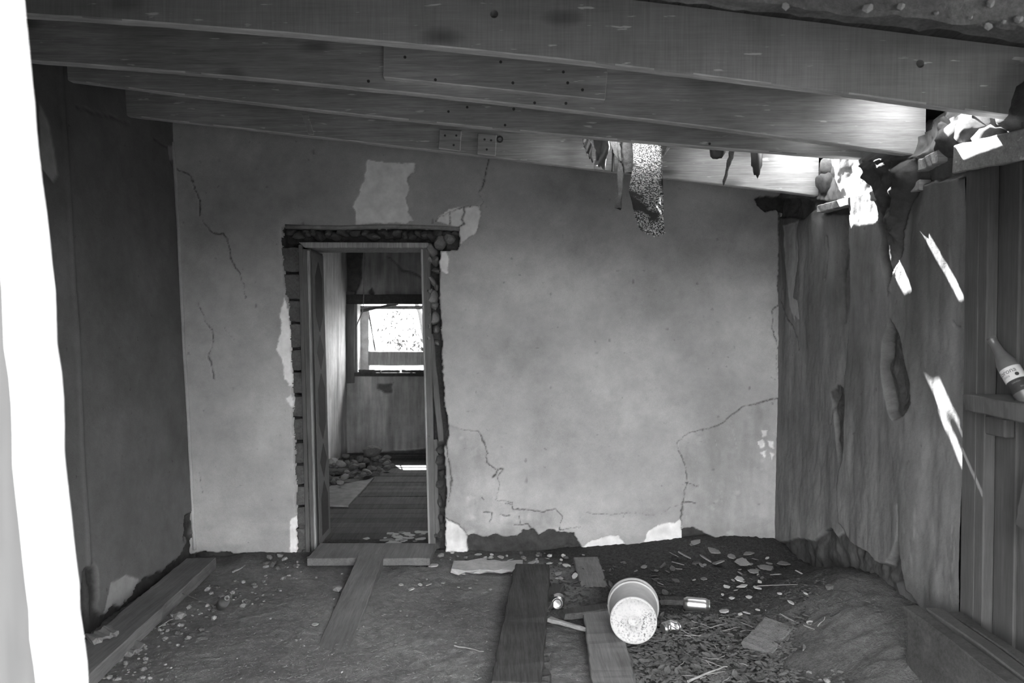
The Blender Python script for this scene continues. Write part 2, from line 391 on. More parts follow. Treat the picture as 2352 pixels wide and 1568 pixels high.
cracks = [(.0035, [(406, 388), (440, 405), (450, 430), (462, 460), (463, 500), (480, 525), (495, 536), (515, 535), (524, 550), (530, 580), (540, 610), (555, 630), (563, 655), (565, 685)]),
          (.003, [(458, 695), (470, 720), (475, 740), (490, 760), (492, 780), (487, 800), (480, 820), (490, 840), (495, 870)]), (.0022, [(518, 750), (530, 770), (545, 782)]),
          (.0055, [(1124, 366), (1115, 400), (1108, 430)]), (.003, [(1108, 430), (1098, 445), (1110, 465), (1105, 474), (1065, 476), (1032, 487), (1000, 508)]), (.005, [(1066, 478), (1060, 505), (1068, 515), (1040, 530)]), (.004, [(1032, 487), (1034, 515)]),
          (.003, [(1060, 985), (1100, 990), (1115, 1020), (1120, 1060), (1140, 1080), (1155, 1073), (1142, 1095), (1146, 1110), (1137, 1148), (1175, 1150), (1178, 1168), (1210, 1168), (1245, 1173), (1275, 1166), (1290, 1185), (1284, 1215), (1310, 1210), (1332, 1207)]),
          (.0032, [(1790, 912), (1700, 935), (1660, 968), (1620, 985), (1575, 995), (1552, 1018), (1570, 1060), (1578, 1105), (1568, 1125), (1568, 1155), (1562, 1180), (1562, 1210), (1570, 1235)]),
          (.002, [(1340, 1175), (1400, 1180), (1450, 1175), (1510, 1180), (1540, 1160), (1565, 1157)]), (.0045, [(1574, 1105), (1600, 1114)]), (.004, [(1565, 1152), (1595, 1152)]),
          (.0065, [(1110, 1173), (1130, 1175), (1124, 1198)]), (.005, [(1150, 1178), (1170, 1181)]), (.005, [(1132, 1096), (1143, 1076)]), (.004, [(1160, 1156), (1176, 1154)]), (.004, [(1104, 1138), (1112, 1144)]),
          (.0035, [(1022, 1188), (1050, 1200), (1076, 1228)]), (.003, [(1180, 1203), (1215, 1202), (1218, 1216)]), (.003, [(1192, 1185), (1196, 1200)]),
          (.006, [(1022, 1010), (1030, 1060), (1038, 1100), (1031, 1150)]), (.0025, [(460, 1085), (468, 1130)]), (.008, [(1786, 480), (1788, 560), (1784, 640), (1789, 700), (1790, 800), (1792, 900), (1786, 1000), (1790, 1100), (1783, 1200)]),
          (.003, [(1790, 690), (1772, 710), (1770, 750), (1782, 790), (1780, 850), (1790, 890)])]
for w, l in cracks:
    d = pld(wf, wg, B(l)); ww = w * np.clip(.85 + 1.6 * fbm(U * 12, V * 12, 3, 61), .5, 1.8); crack = np.maximum(crack, np.exp(-(d / ww) ** 2 * 1.2) * np.clip(ww / .003, 0, 1))
spots = np.clip((vnoise(U * 14, V * 14, 31) - .965) * 60, 0, 1) * .8
plaster = (1 - mud)
h = 0.026 * plaster - 0.005 * bare - 0.004 * old * plaster + .012 * fbm(U * 1.5, V * 1.5, 3, 5) + .0025 * fbm(U * 22, V * 22, 4, 6) * (1 + 1.4 * old) + mud * .03 * fbm(U * 18, V * 18, 4, 7) - .012 * crack
h += 0.006 * sstep(.05, .0, hole) * (fbm(U * 30, V * 30, 3, 8)) - 0.004 * spots
top_z = deck_z(U) + 0.03
ec = (hole[:-1, :-1] + hole[1:, 1:]) / 2
keep = (ec > 0) & (V[:-1, :-1] < top_z[:-1, :-1])
xl = LX + LLEAN * V - .02
keep &= (U[:-1, :-1] > xl[:-1, :-1]) & (U[:-1, :-1] < RX + .05)
lip = sstep(.006, .0, hole)                               # broken edge turned back into the wall
P = np.stack([U, D - h + .04 * lip, V], -1)
wall_back = struct(link('wall_back', box_mesh('wall_back_core', (-2.3, D + .035, -.05), (LX + (1157 - 440) / 376 * 0 + .66, D + .30, 2.75)), M['adobe']))
cloud = fbm(U * 2.2, V * 2.2, 5, 62, .6)
scr = np.clip((vnoise(U * 90 + V * 20, V * 9, 63) - .9) * 8, 0, 1) * .25
stainb = np.clip(old * (.12 + .5 * fbm(U * 25, V * 7, 4, 64)) + spots * .8 + np.clip(cloud * 1.1, 0, .4) + .5 * np.clip(fbm(U * 3, V * 9, 4, 65) * 2, 0, 1) * sstep(.5, .1, V), 0, .9)
bare = np.clip(bare + scr * old + .5 * np.clip(fbm(U * 10, V * 10, 5, 66) * 5 - .9, 0, 1) * old, 0, 1)
link('plaster_coat', grid_mesh('plaster_coat', P, keep, attrs={'bare': bare, 'mud': np.clip(mud + crack * .9, 0, 1), 'stain': stainb}), M['wall'], wall_back, True)
dl, dr, dt = -1.335, -.35, 2.0                             # masonry around the broken-out doorway
link('adobe_core', box_mesh('adobe_core', (dr, D + .035, -.05), (RX + .4, D + .30, 2.62)), M['adobe'], wall_back)
link('adobe_core', box_mesh('adobe_core', (dl - .02, D + .035, 1.98), (dr + .02, D + .30, 2.75)), M['adobe'], wall_back)
wall_back.data = box_mesh('wall_back_core', (-2.3, D + .035, -.05), (dl, D + .30, 2.75)); wall_back.data.materials.append(M['adobe'])
link('adobe_core', box_mesh('adobe_core', (dl - .01, D + .11, -.05), (-1.20, D + .29, 2.0)), M['adobe'], wall_back)
link('adobe_core', box_mesh('adobe_core', (-.455, D + .10, -.05), (dr + .01, D + .29, 2.0)), M['adobe'], wall_back)
link('adobe_core', box_mesh('adobe_core', (dl - .01, D + .09, 1.885), (dr + .01, D + .29, 2.0)), M['adobe'], wall_back)
# second-room face of that wall
link('rear_plaster', box_mesh('rear_plaster', (-2.3, D + .30, -.05), (-1.25, D + .32, 2.75)), M['adobe_light'], wall_back)

# adobe bricks of the left door reveal, course by course
ys = [566, 628, 690, 742, 800, 852, 905, 958, 1012, 1064, 1112, 1160, 1206, 1262]
for i, (a, b_) in enumerate(zip(ys[:-1], ys[1:])):
    f = (a - 566) / 700; x0, x1 = 650 + 34 * f, 692 + 24 * f
    p, q = onY(x0 - 6, b_ - 3, D + .03), onY(x1 + 2, a + 3, D + .03)
    bm = bmesh.new(); bmesh.ops.create_cube(bm, size=1); bmesh.ops.subdivide_edges(bm, edges=bm.edges[:], cuts=2, use_grid_fill=True)
    for v in bm.verts:
        c = v.co.copy(); rr = 1 - .22 * max(0, c.length - .6)
        v.co = Vector(((p.x + q.x) / 2 + c.x * rr * (q.x - p.x), D + .065 + random.uniform(-.004, .004) + c.y * .12, (p.z + q.z) / 2 + c.z * rr * (q.z - p.z)))
        v.co += Vector((random.uniform(-.004, .004), random.uniform(-.008, .008), random.uniform(-.005, .005)))
    me = bpy.data.meshes.new('brick'); bm.to_mesh(me); bm.free(); link('brick', me, M['brick'], wall_back)
# stones packed over the door head and down the right side
smeshes = [stone_mesh('wall_stone', 100 + i, 2, .16) for i in range(5)]
def wall_stone(px, py, sx, sz, y=D + .05, rot=0, mat='stone_dark', sy=.06, name='stone'):
    p = onY(px, py, y); me = smeshes[random.randrange(5)].copy() if False else smeshes[random.randrange(5)]
    o = bpy.data.objects.new(name, me); C.objects.link(o); o.location = p; o.scale = (sx, sy, sz); o.rotation_euler = (random.uniform(-.3, .3), rot, random.uniform(-.4, .4))
    if not me.materials: me.materials.append(None)
    o.material_slots[0].link = 'OBJECT'; o.material_slots[0].material = M[mat]; o.parent = wall_back; return o
x = 668
while x < 1050:
    s = random.uniform(.030, .055); wall_stone(x, 538 + random.uniform(-6, 6), s, random.uniform(.022, .034), mat=random.choice(['stone_dark', 'brick', 'stone_dark']), rot=random.uniform(-.5, .5)); x += s * 376 * 1.15
for px, py, sx, sz, r_ in [(1030, 548, .05, .045, 0), (1012, 556, .04, .05, .3), (992, 575, .03, .055, -.2), (1000, 600, .03, .03, .2), (985, 598, .022, .03, 0), (1001, 622, .025, .02, 0), (994, 645, .05, .02, .9), (1003, 660, .018, .018, 0),
                          (996, 684, .03, .05, .25), (990, 668, .02, .02, 0), (998, 700, .03, .03, .2), (1000, 730, .03, .04, .1), (987, 722, .016, .025, 0), (987, 752, .016, .028, 0), (1002, 756, .025, .025, .4), (988, 774, .02, .02, 0), (1002, 785, .018, .02, 0)]:
    wall_stone(px, py, sx, sz, rot=r_, mat='stone')
for px, py, sx, sz in [(1012, 1032, .022, .03), (1010, 1056, .025, .035), (1014, 1085, .022, .03), (1012, 1112, .025, .03), (1010, 1150, .02, .05), (1012, 1190, .02, .04), (1008, 1225, .03, .03), (1002, 1250, .035, .03), (1010, 1268, .03, .025), (998, 1222, .02, .02)]:
    wall_stone(px, py, sx, sz, mat='brick')
for px, py, sx, sz in [(695, 1228, .04, .05), (698, 1205, .03, .02), (690, 1258, .035, .03), (705, 1262, .03, .02)]:
    wall_stone(px, py, sx, sz, mat='stone_dark')
# mortar ledge over the recess
lp = [onY(x_, y_, D - .025) for x_, y_ in [(655, 518), (720, 520), (780, 521), (840, 519), (900, 518), (960, 519), (1010, 521), (1056, 524)]]
rings = []
for i, p in enumerate(lp):
    k = .012 + .006 * n1(i * 1.7, 3)
    rings.append([p + Vector((0, a, b_)) for a, b_ in ((-.004, k * .6), (.05, k), (.08, -k), (.05, -k * 1.2), (-.004, -k))])
link('mortar_ledge', loft('mortar_ledge', rings), M['mortar'], wall_back, True)

# ---- doorway: frame, threshold, stencilled reveal
door = struct(empty('door_1', onY(850, 1268, D)))
def w0(o, parent=door): o.parent = parent; o.matrix_parent_inverse = Matrix.Translation(-Vector(parent.location)); return o
YF, YB = D + .005, D + .31
xz = lambda pts, y=YF: [(lambda p: (p.x, p.z))(onY(a, b_, y)) for a, b_ in pts]
w0(prism_y('jamb', xz([(692, 572), (713, 572), (728, 1262), (714, 1270)]), YF, YB, M['jamb']))
w0(prism_y('jamb', xz([(967, 570), (987, 568), (1001, 1268), (986, 1268)]), YF, YB, M['jamb']))
w0(prism_y('worn_edge', xz([(705, 575), (711, 575), (727, 1262), (722, 1262)]), YF - .006, YF + .004, M['jamb_edge']))
w0(prism_y('worn_edge', xz([(966, 572), (971, 572), (988, 1262), (984, 1262)]), YF - .006, YF + .004, M['jamb_edge']))
w0(prism_y('head', xz([(686, 556), (984, 557), (984, 569), (700, 569)]), YF - .004, YB, M['jamb_edge']))
w0(prism_y('outer_casing', xz([(686, 562), (694, 562), (712, 1268), (703, 1268)]), YF - .01, YF + .03, M['jamb']))
w0(board('threshold', onZ(722, 1272, .02), onZ(994, 1272, .02), .30, .045, M['plank'], side=(0, 1, 0), wear=.006, seed=5))
jx = lambda z: xz([(713 + 15 * (565 - 0 - 0) * 0 + 15 * ((EYE + .478) - z) / 1.86, 600)])[0][0] + .0015   # reveal face of the left jamb at height z
def reveal_patch(name, pts, mat, lift):
    Vv = [(jx(z) + lift, y, z) for y, z in pts]; n = len(Vv); W = [(x_ - .002, y, z) for x_, y, z in Vv]
    me = pmesh(name, Vv + W, [tuple(range(n)), tuple(range(2 * n - 1, n - 1, -1))] + [(i, i + n, (i + 1) % n + n, (i + 1) % n) for i in range(n)])
    return w0(link(name, me, mat))
reveal_patch('painted_panel', [(YF + .015, .03), (YB - .005, .03), (YB - .005, 1.83), (YF + .015, 1.83)], M['stencil_l'], .002)
yc = (YF + YB) / 2 + .01; hw = .085
for k, zc in enumerate([.53, .87, 1.21, 1.55]):            # dark diamonds between long lozenges
    if k in (0, 2): reveal_patch('stencil_diamond', [(yc, zc - .11), (yc + hw, zc), (yc, zc + .11), (yc - hw, zc)], M['stencil_d'], .004)
for z0, z1 in [(.07, .40), (.66, 1.08), (1.34, 1.78)]:
    reveal_patch('stencil_lozenge', [(yc - hw, z0), (yc + hw, z0), (yc + hw, z1 - .1), (yc, z1), (yc - hw, z1 - .1)] if z0 < .1 else [(yc, z0), (yc + hw, z0 + .1), (yc + hw, z1 - .1), (yc, z1), (yc - hw, z1 - .1), (yc - hw, z0 + .1)], M['stencil_d'], .004)
# leaning broken slat inside the top left of the frame
sl = board('loose_slat', onY(708, 572, D + .02), onY(718, 640, D + .05), .012, .01, M['jamb_edge'], side=(1, 0, 0), seed=4)
w0(sl)
# split laths hanging in the gap beside the right jamb
for k, (a, b_, w, lab) in enumerate([((988, 768), (1013, 1012), .035, 'long split lath standing in the gap right of the door frame, upper one'), ((998, 1010), (1004, 1225), .032, 'short split lath standing in the gap right of the door frame, lower one')]):
    o = board('lath', onY(*a, D + .03), onY(*b_, D + .03), w, .02, M['jamb'], side=(1, 0, 0), wear=.008, seed=30 + k); tag(o, lab, 'lath', 'laths beside the door frame')
o = board('torn_lath', onY(985, 1000, D + .01), onY(1000, 1045, D + .03), .03, .012, M['jamb'], side=(1, 0, 0), wear=.01, seed=39)
tag(o, 'curled torn splinter sticking out beside the right door jamb', 'splinter')

# ---- left wall
res = 0.010
U, V = np.meshgrid(np.arange(.75, D + .06, res), np.arange(-.06, 2.80, res))
wu = U + 0.09 * fbm(U * 12, V * 12, 5, 11, .65); wv = V + 0.09 * fbm(U * 12 + 40, V * 12, 5, 12, .65)
wf = U + 0.008 * fbm(U * 40, V * 40, 3, 13); wg = V + 0.008 * fbm(U * 40, V * 40 + 9, 3, 14)
mud = np.zeros(U.shape); bare = np.zeros(U.shape); crack = np.zeros(U.shape)
for p in [[(442, 1275), (425, 1215), (405, 1270), (380, 1300), (320, 1330), (290, 1370), (250, 1400), (225, 1415), (212, 1400), (208, 1330), (200, 1298), (180, 1310), (150, 1600), (440, 1400)],
          [(432, 1172), (416, 1180), (410, 1240), (428, 1230), (436, 1190)]]:
    mud = np.maximum(mud, 1 - sstep(-.006, .006, sdf(wu, wv, LW(p))))
for p in [[(232, 1400), (245, 1340), (280, 1320), (310, 1330), (305, 1372), (260, 1395), (225, 1412)], [(80, 235), (100, 280), (112, 340), (121, 400), (108, 420), (80, 380)],
          [(377, 335), (390, 335), (388, 365), (380, 370)]]:
    bare = np.maximum(bare, 1 - sstep(-.006, .006, sdf(wf, wg, LW(p))))
for w, l in [(.004, [(165, 245), (215, 262), (250, 270), (285, 285)]), (.005, [(343, 318), (360, 330), (376, 340), (382, 370), (398, 402)])]:
    d = pld(wf, wg, LW(l)); crack = np.maximum(crack, np.exp(-(d / w) ** 2))
h = .024 * (1 - mud) - .005 * bare + .02 * fbm(U * 1.6, V * 1.6, 3, 15) + .003 * fbm(U * 20, V * 20, 4, 16) + mud * .04 * fbm(U * 14, V * 14, 4, 17) - .008 * crack
yb = onX(160, 700, LX, LLEAN).y                             # an old raised plaster joint runs up the wall here
h += .008 * np.exp(-((U - yb - .01 * fbm(V * 3, V * 0, 2, 3)) / .012) ** 2)
ye = D - .03; h += .012 * np.exp(-((U - D + .012) / .014) ** 2)  # rounded bead in the corner
P = np.stack([LX + LLEAN * V + h, U, V], -1)
wall_left = struct(link('wall_left', box_mesh('wall_left_core', (-2.45, .30, -.05), (-2.07, D + .1, 2.80)), M['adobe']))
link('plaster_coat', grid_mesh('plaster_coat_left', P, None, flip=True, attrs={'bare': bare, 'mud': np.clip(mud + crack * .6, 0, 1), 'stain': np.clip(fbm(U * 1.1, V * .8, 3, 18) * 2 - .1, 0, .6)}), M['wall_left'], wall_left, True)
tb = tube_mesh('corner_bead', [Vector((LX + LLEAN * z + .030 + .010 * n1(z * 4, 2), D - .032, z)) for z in np.arange(0.02, 2.5, .06)], .011, 6)
link('corner_bead', tb, M['wall'], wall_left, True)

# ---- right wall
res = 0.006
Y0R = onX(2222, 700, RX).y
U, V = np.meshgrid(np.arange(Y0R - .02, D + .06, res), np.arange(-.06, 2.40, res))
wu = U + 0.03 * fbm(U * 12, V * 5, 4, 21); wv = V + 0.03 * fbm(U * 12 + 40, V * 12, 4, 22)
wf = U + 0.030 * fbm(U * 16, V * 9, 5, 23, .6); wg = V + 0.030 * fbm(U * 16, V * 16 + 9, 5, 24, .6)
mud = np.zeros(U.shape); bare = np.zeros(U.shape); crack = np.zeros(U.shape); ridge = np.zeros(U.shape); coat2 = np.zeros(U.shape)
for p in [[(1780, 1250), (1830, 1235), (1870, 1240), (1890, 1218), (1910, 1215), (1925, 1232), (1940, 1222), (1965, 1248), (2000, 1265), (2030, 1295), (2050, 1295), (2070, 1262), (2085, 1240), (2090, 1330), (2060, 1340), (2080, 1390), (2130, 1420), (2160, 1440), (2200, 1500), (2250, 1700), (1760, 1500)],
          [(2062, 730), (2080, 770), (2090, 820), (2108, 880), (2112, 920), (2095, 950), (2072, 962), (2052, 940), (2045, 900), (2038, 840), (2045, 790)],
          [(1785, 455), (1900, 460), (1960, 470), (1965, 490), (1900, 490), (1880, 480), (1840, 505), (1795, 500), (1780, 490)],
          [(1905, 900), (1920, 880), (1940, 900), (1938, 1040), (1925, 1090), (1918, 1000)],
          [(1992, 380), (2130, 360), (2140, 420), (2110, 470), (2095, 560), (2068, 620), (2055, 680), (2040, 600), (2040, 520), (2020, 430)]]:
    mud = np.maximum(mud, 1 - sstep(-.004, .004, sdf(wu, wv, RW(p))))
for p in [[(1800, 520), (1835, 505), (1835, 600), (1822, 680), (1830, 740), (1815, 700), (1803, 600)], [(1835, 690), (1820, 680), (1825, 720), (1838, 735)]]:
    bare = np.maximum(bare, 1 - sstep(-.004, .004, sdf(wf, wg, RW(p))))
# outer coat: everything right of the ragged line that runs down from under the beams
c2 = [(1955, 450), (1960, 560), (1965, 640), (1960, 720), (1950, 800), (1942, 870), (1945, 960), (1942, 1060), (1930, 1110), (1935, 1200), (1965, 1248), (2000, 1265), (2030, 1295), (2050, 1295), (2070, 1262), (2084, 1240), (2092, 1300), (2098, 1350), (2130, 1400), (2165, 1430), (2195, 1470), (2260, 1500), (2260, 400)]
coat2 = 1 - sstep(-.005, .005, sdf(wf, wg, RW(c2)))
for w, l in [(.006, [(1898, 545), (1900, 590), (1892, 640)]), (.006, [(1938, 500), (1945, 560), (1935, 640), (1936, 740)]), (.005, [(1925, 885), (1912, 930), (1905, 970)]), (.004, [(1790, 690), (1818, 745), (1832, 775), (1838, 800)]),
             (.004, [(2062, 790), (2075, 830), (2080, 870), (2072, 925)]), (.004, [(2090, 820), (2085, 860), (2080, 900)]), (.003, [(2195, 735), (2203, 748), (2218, 752)]), (.006, [(1800, 480), (1792, 560), (1796, 660)]),
             (.005, [(2082, 1160), (2084, 1230), (2078, 1260)])]:
    d = pld(wf, wg, RW(l)); crack = np.maximum(crack, np.exp(-(d / w) ** 2))
rp = RW([(2000, 360), (2140, 355), (2128, 420), (2104, 470), (2096, 560), (2070, 615), (2062, 660), (2046, 600), (2046, 530), (2034, 450)])
rd = sdf(U + .05 * fbm(U * 9, V * 9, 3, 26), V + .05 * fbm(U * 9, V * 9, 3, 27), rp, .3); ridge = sstep(.03, -.06, rd)
up = sstep(1.75, 2.2, V)
h = .014 * (1 - mud) + .026 * coat2 * (1 - mud) - .004 * bare + .03 * fbm(U * 1.6, V * 1.0, 3, 25) + .026 * fbm(U * 6, V * 1.6, 3, 28) + .009 * fbm(U * 24, V * 10, 4, 29, .6) + mud * .05 * fbm(U * 10, V * 10, 5, 30) - .010 * crack + ridge * (.03 + .07 * sstep(1.55, 1.95, V)) * (1 + 1.0 * fbm(U * 12, V * 12, 4, 33))
h += up * .07 * fbm(U * 7, V * 7, 4, 34)
strk = np.clip(fbm(U * 16, V * 2.0, 5, 37, .6) * 6 - .8, 0, 1) * np.clip(fbm(U * 60, V * 22, 3, 38) * 4 + .6, 0, 1)
reg = sstep(3.25, 3.1, U) * .9 + .25
bare = np.clip(bare + strk * reg * .8, 0, 1)
strip_mud = np.clip(sstep(3.62, 3.56, U) * 0 + np.exp(-((U - 3.62 - .05 * fbm(V * 3, V * 0, 3, 39)) / .07) ** 2) * sstep(.7, 1.6, V), 0, 1)
mud = np.clip(mud + strip_mud * np.clip(fbm(U * 14, V * 5, 4, 40) * 5 + .6, 0, 1) * .9, 0, 1); h -= .018 * strip_mud
topR = 2.20 + .10 * fbm(U * 3, U * 0, 4, 35) * 2
keep = (V < np.minimum(topR, deck_z(RX) - .005))[:-1, :-1]
P = np.stack([RX - h + .012, U, V], -1)
wall_right = struct(link('wall_right', box_mesh('wall_right_core', (RX + .06, .30, -.05), (RX + .45, D + .1, 2.14)), M['adobe']))
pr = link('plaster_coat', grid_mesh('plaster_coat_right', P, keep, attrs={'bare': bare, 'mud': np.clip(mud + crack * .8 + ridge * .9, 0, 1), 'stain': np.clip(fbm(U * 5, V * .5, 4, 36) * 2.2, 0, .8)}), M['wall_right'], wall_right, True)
lumps = [stone_mesh('adobe_lump', 300 + i, 3, .22) for i in range(4)]
for me in lumps: me.materials.append(M['adobe_light']); me.polygons.foreach_set('use_smooth', np.ones(len(me.polygons), bool))
def lump(x, y, z, s, sx=1, sy=1, sz=1):
    o = bpy.data.objects.new('adobe_lump', lumps[random.randrange(4)]); C.objects.link(o); o.location = (x, y, z); o.scale = (s * sx, s * sy, s * sz)
    o.rotation_euler = [random.uniform(0, 6) for _ in range(3)]; o.parent = wall_right
for y_ in np.arange(2.35, 4.6, .13):
    lump(RX + .14 + random.uniform(-.03, .08), y_, 2.13 + random.uniform(-.03, .05), random.uniform(.09, .13)); lump(RX + .33, y_ + .05, 2.17 + random.uniform(-.03, .05), random.uniform(.10, .15))
for px, py, s in [(1898, 420, .065), (1900, 385, .055), (2045, 395, .09), (2075, 380, .07), (2110, 400, .06), (2195, 330, .085), (2240, 300, .07), (2270, 330, .06), (2175, 300, .05)]:
    p = onX(px, py, RX + .015); lump(p.x + .01, p.y, p.z, s)
# short boards bedded in the top of that wall
for a, b_, w, lab in [((1890, 480), (1962, 462), .05, 'short grey board bedded under the joist end in the back right corner'), ((2118, 385), (2172, 358), .06, 'broken board end poking from the right wall below the second joist'), ((2015, 452), (2130, 425), .05, 'flat weathered board built into the mud of the right wall top')]:
    o = board('bedded_board', onX(*a, RX - .012), onX(*b_, RX - .012), .06, w * .8, M['beam_old'], side=(1, 0, 0), wear=.008, seed=int(a[0])); tag(o, lab, 'board')
# vertical boards that close the right wall towards the camera
for k, (xa, xb, dx, m_, zt) in enumerate([(2216, 2248, -.032, 'vboard', 1.95), (2247, 2268, -.030, 'vboard', 1.95), (2266, 2282, .004, 'vboard', 1.96), (2281, 2336, .012, 'vboard', 1.96), (2334, 2420, .02, 'vboard_dark', 2.05), (2415, 2520, .0, 'vboard', 2.05), (2510, 2650, .01, 'vboard_dark', 2.05)]):
    ya, yb_ = onX(xa, 700, RX - .005 + dx).y, onX(xb, 700, RX - .005 + dx).y
    link('plank', board_mesh('plank', (RX + .012 + dx, (ya + yb_) / 2, .02), (RX + .012 + dx, (ya + yb_) / 2, zt), ya - yb_, .026 if dx > -.02 else .04, side=(0, 1, 0), seg=14, wear=.003, seed=60 + k), M[m_], wall_right)
o = board('top_rail', onX(2198, 366, RX - .03), onX(2420, 318, RX - .03), .10, .03, M['beam_old'], side=(0, 0, 1), wear=.006, seed=77); o.parent = wall_right

# ---- front wall with the opening we look in through (behind and beside the camera)
wall_front = struct(link('wall_front', box_mesh('wall_front_left', (-2.45, .45, -.05), (-.62, .85, 2.85)), M['adobe_light']))
link('wall_mass', box_mesh('wall_mass', (1.10, .45, -.05), (2.12, .85, 2.6)), M['adobe_light'], wall_front)
link('wall_mass', box_mesh('wall_mass', (-.81, .45, 1.86), (1.11, .85, 2.75)), M['adobe_light'], wall_front)

# ---- dirt floor
def floor_h(x, y):
    x = np.asarray(x, float); y = np.asarray(y, float)
    m = sstep(.95, 1.68, x - .08 * fbm(y * 4, x * 4, 3, 41)) * (.05 + .21 * sstep(4.2, 3.2, y)) * 1.0
    c = .07 * np.exp(-((x - 1.15) ** 2 / .35 + (y - 4.45) ** 2 / .05))
    l = -.03 * sstep(-1.5, -1.75, x)
    return m + c + l + .035 * fbm(x * 1.7, y * 1.7, 3, 42) + .016 * fbm(x * 9, y * 9, 4, 43)
res = 0.011
U, V = np.meshgrid(np.arange(-2.15, 1.80, res), np.arange(.40, D + .26, res))
Z = floor_h(U, V) + .035 * fbm(U * 11, V * 11, 4, 48, .6) * sstep(.8, 1.25, U) + .016 * fbm(U * 40, V * 40, 4, 44, .65)
lit = np.clip(sstep(.0, .5, U + .35 * fbm(U * 2.5, V * 2.5, 4, 46) * 2 - .1) * (1 - .4 * sstep(1.0, 1.4, U) * sstep(3.6, 3.0, V)) + sstep(4.15, 4.4, V + .3 * fbm(U * 4, V * 4, 3, 47)) * .6, 0, 1) * sstep(D + .1, D, V)
floor = struct(link('floor', grid_mesh('floor', np.stack([U, V, Z - .03 * sstep(D + .02, D + .1, V)], -1), attrs={'litter': lit}), M['dirt'], None, True))
fz = lambda x, y: float(floor_h(np.array([x]), np.array([y]))[0])

# ---- ceiling: roof boards lying on the joists, with the holes the daylight comes through
ceiling = struct(empty('ceiling', (0, 2.5, 2.5)))
edges = list(np.arange(.48 - .135 * 21, .49, .135)) + [.58, .68, .80, .88, .96, 1.05, 1.185, 1.235, 1.345, 1.415, 1.465, 1.495, 1.515, 1.60, 1.68, 1.86, 2.06]
holes = [(.48, .68, 3.50, 3.75), (1.05, 1.185, 3.785, 3.845), (1.05, 1.185, 3.735, 3.758), (1.185, 1.235, 3.715, 3.825), (1.345, 1.495, 3.335, 3.395), (1.345, 1.415, 3.57, 3.715), (1.465, 1.68, 3.57, 3.915), (1.495, 1.68, 2.67, 2.93)]
for k in range(len(edges) - 1):
    a, b_ = edges[k], edges[k + 1]; xm = (a + b_) / 2
    cuts = sorted([(h0, h1) for xa, xb, h0, h1 in holes if xa - .01 < xm < xb + .01])
    y = .30; segs = []
    for h0, h1 in cuts: segs.append((y, h0)); y = h1
    segs.append((y, D + .36))
    for s0, s1 in segs:
        if s1 - s0 < .01: continue
        za, zb = deck_z(a) + .004, deck_z(b_) + .004; c_ = .004
        V_ = []
        for y_ in (s0, s1): V_ += [(a + c_, y_, za), (b_ - c_, y_, zb), (b_ + .0004, y_, zb + c_), (b_ + .0004, y_, zb + .024), (a - .0004, y_, za + .024), (a - .0004, y_, za + c_)]
        jag = [random.uniform(-.02, .02) if s1 - s0 > .2 else 0 for _ in range(12)]
        if s1 in (3.57, 2.67): V_ = [(x_, y_ + (jag[i] if .4 < y_ < D else 0), z_) for i, (x_, y_, z_) in enumerate(V_)]
        n = 6
        me = pmesh('roof_board', V_, [(0, 1, 2, 3, 4, 5), (11, 10, 9, 8, 7, 6)] + [(i, i + 6, (i + 1) % 6 + 6, (i + 1) % 6) for i in range(6)])
        bm = bmesh.new(); bm.from_mesh(me); bmesh.ops.recalc_face_normals(bm, faces=bm.faces); bm.to_mesh(me); bm.free()
        w0(link('roof_board', me, M['deck']), ceiling)

# ---- second room behind the doorway
res = .014
far_win = (onY(817, 700, FAR).x, -.28, onY(900, 857, FAR).z, onY(900, 697, FAR).z)
U, V = np.meshgrid(np.arange(-1.75, 1.75, res), np.arange(-.05, 2.7, res))
mud = np.zeros(U.shape); bare = np.zeros(U.shape); wu = U + .03 * fbm(U * 14, V * 14, 4, 51); wv = V + .03 * fbm(U * 14, V * 14 + 5, 4, 52)
for p in [[(868, 882), (903, 880), (902, 900), (888, 902), (868, 892)], [(795, 1040), (980, 1030), (980, 1100), (795, 1100)], [(795, 560), (835, 560), (830, 640), (820, 675), (795, 690)], [(845, 668), (855, 660), (862, 672), (856, 684)]]:
    mud = np.maximum(mud, 1 - sstep(-.01, .01, sdf(wu, wv, FW(p))))
ck = np.exp(-(pld(wu, wv, FW([(890, 590), (905, 600), (925, 622), (945, 625), (970, 640)])) / .008) ** 2)
h = .02 * (1 - mud) + .015 * fbm(U * 2, V * 2, 3, 53) - .008 * ck
x0, x1, z0, z1 = far_win
keep = ~((U > x0) & (U < x1) & (V > z0) & (V < z1))[:-1, :-1]
wall_far = struct(link('wall_far', box_mesh('wall_far_core', (-2.0, FAR + .02, -.05), (x0, FAR + .34, 2.75)), M['adobe_light']))
link('plaster_coat', grid_mesh('plaster_coat_far', np.stack([U, FAR - h, V], -1), keep, attrs={'bare': bare, 'mud': np.clip(mud + ck * .8, 0, 1), 'stain': np.clip(fbm(U * 5, V * .6, 3, 54) * 2, 0, .7)}), M['wall_far2'], wall_far, True)
for lo, hi in [((x1, FAR + .02, -.05), (2.0, FAR + .34, 2.75)), ((x0 - .01, FAR + .02, -.05), (x1 + .01, FAR + .34, z0)), ((x0 - .01, FAR + .02, z1), (x1 + .01, FAR + .34, 2.75))]:
    link('adobe_core', box_mesh('adobe_core', lo, hi), M['adobe_light'], wall_far)
U, V = np.meshgrid(np.arange(D + .28, FAR + .03, res), np.arange(-.05, 2.7, res))
SX = onY(797, 800, FAR).x
h = .02 * fbm(U * 2, V * 2, 3, 55) + .004 * fbm(U * 20, V * 8, 3, 56)
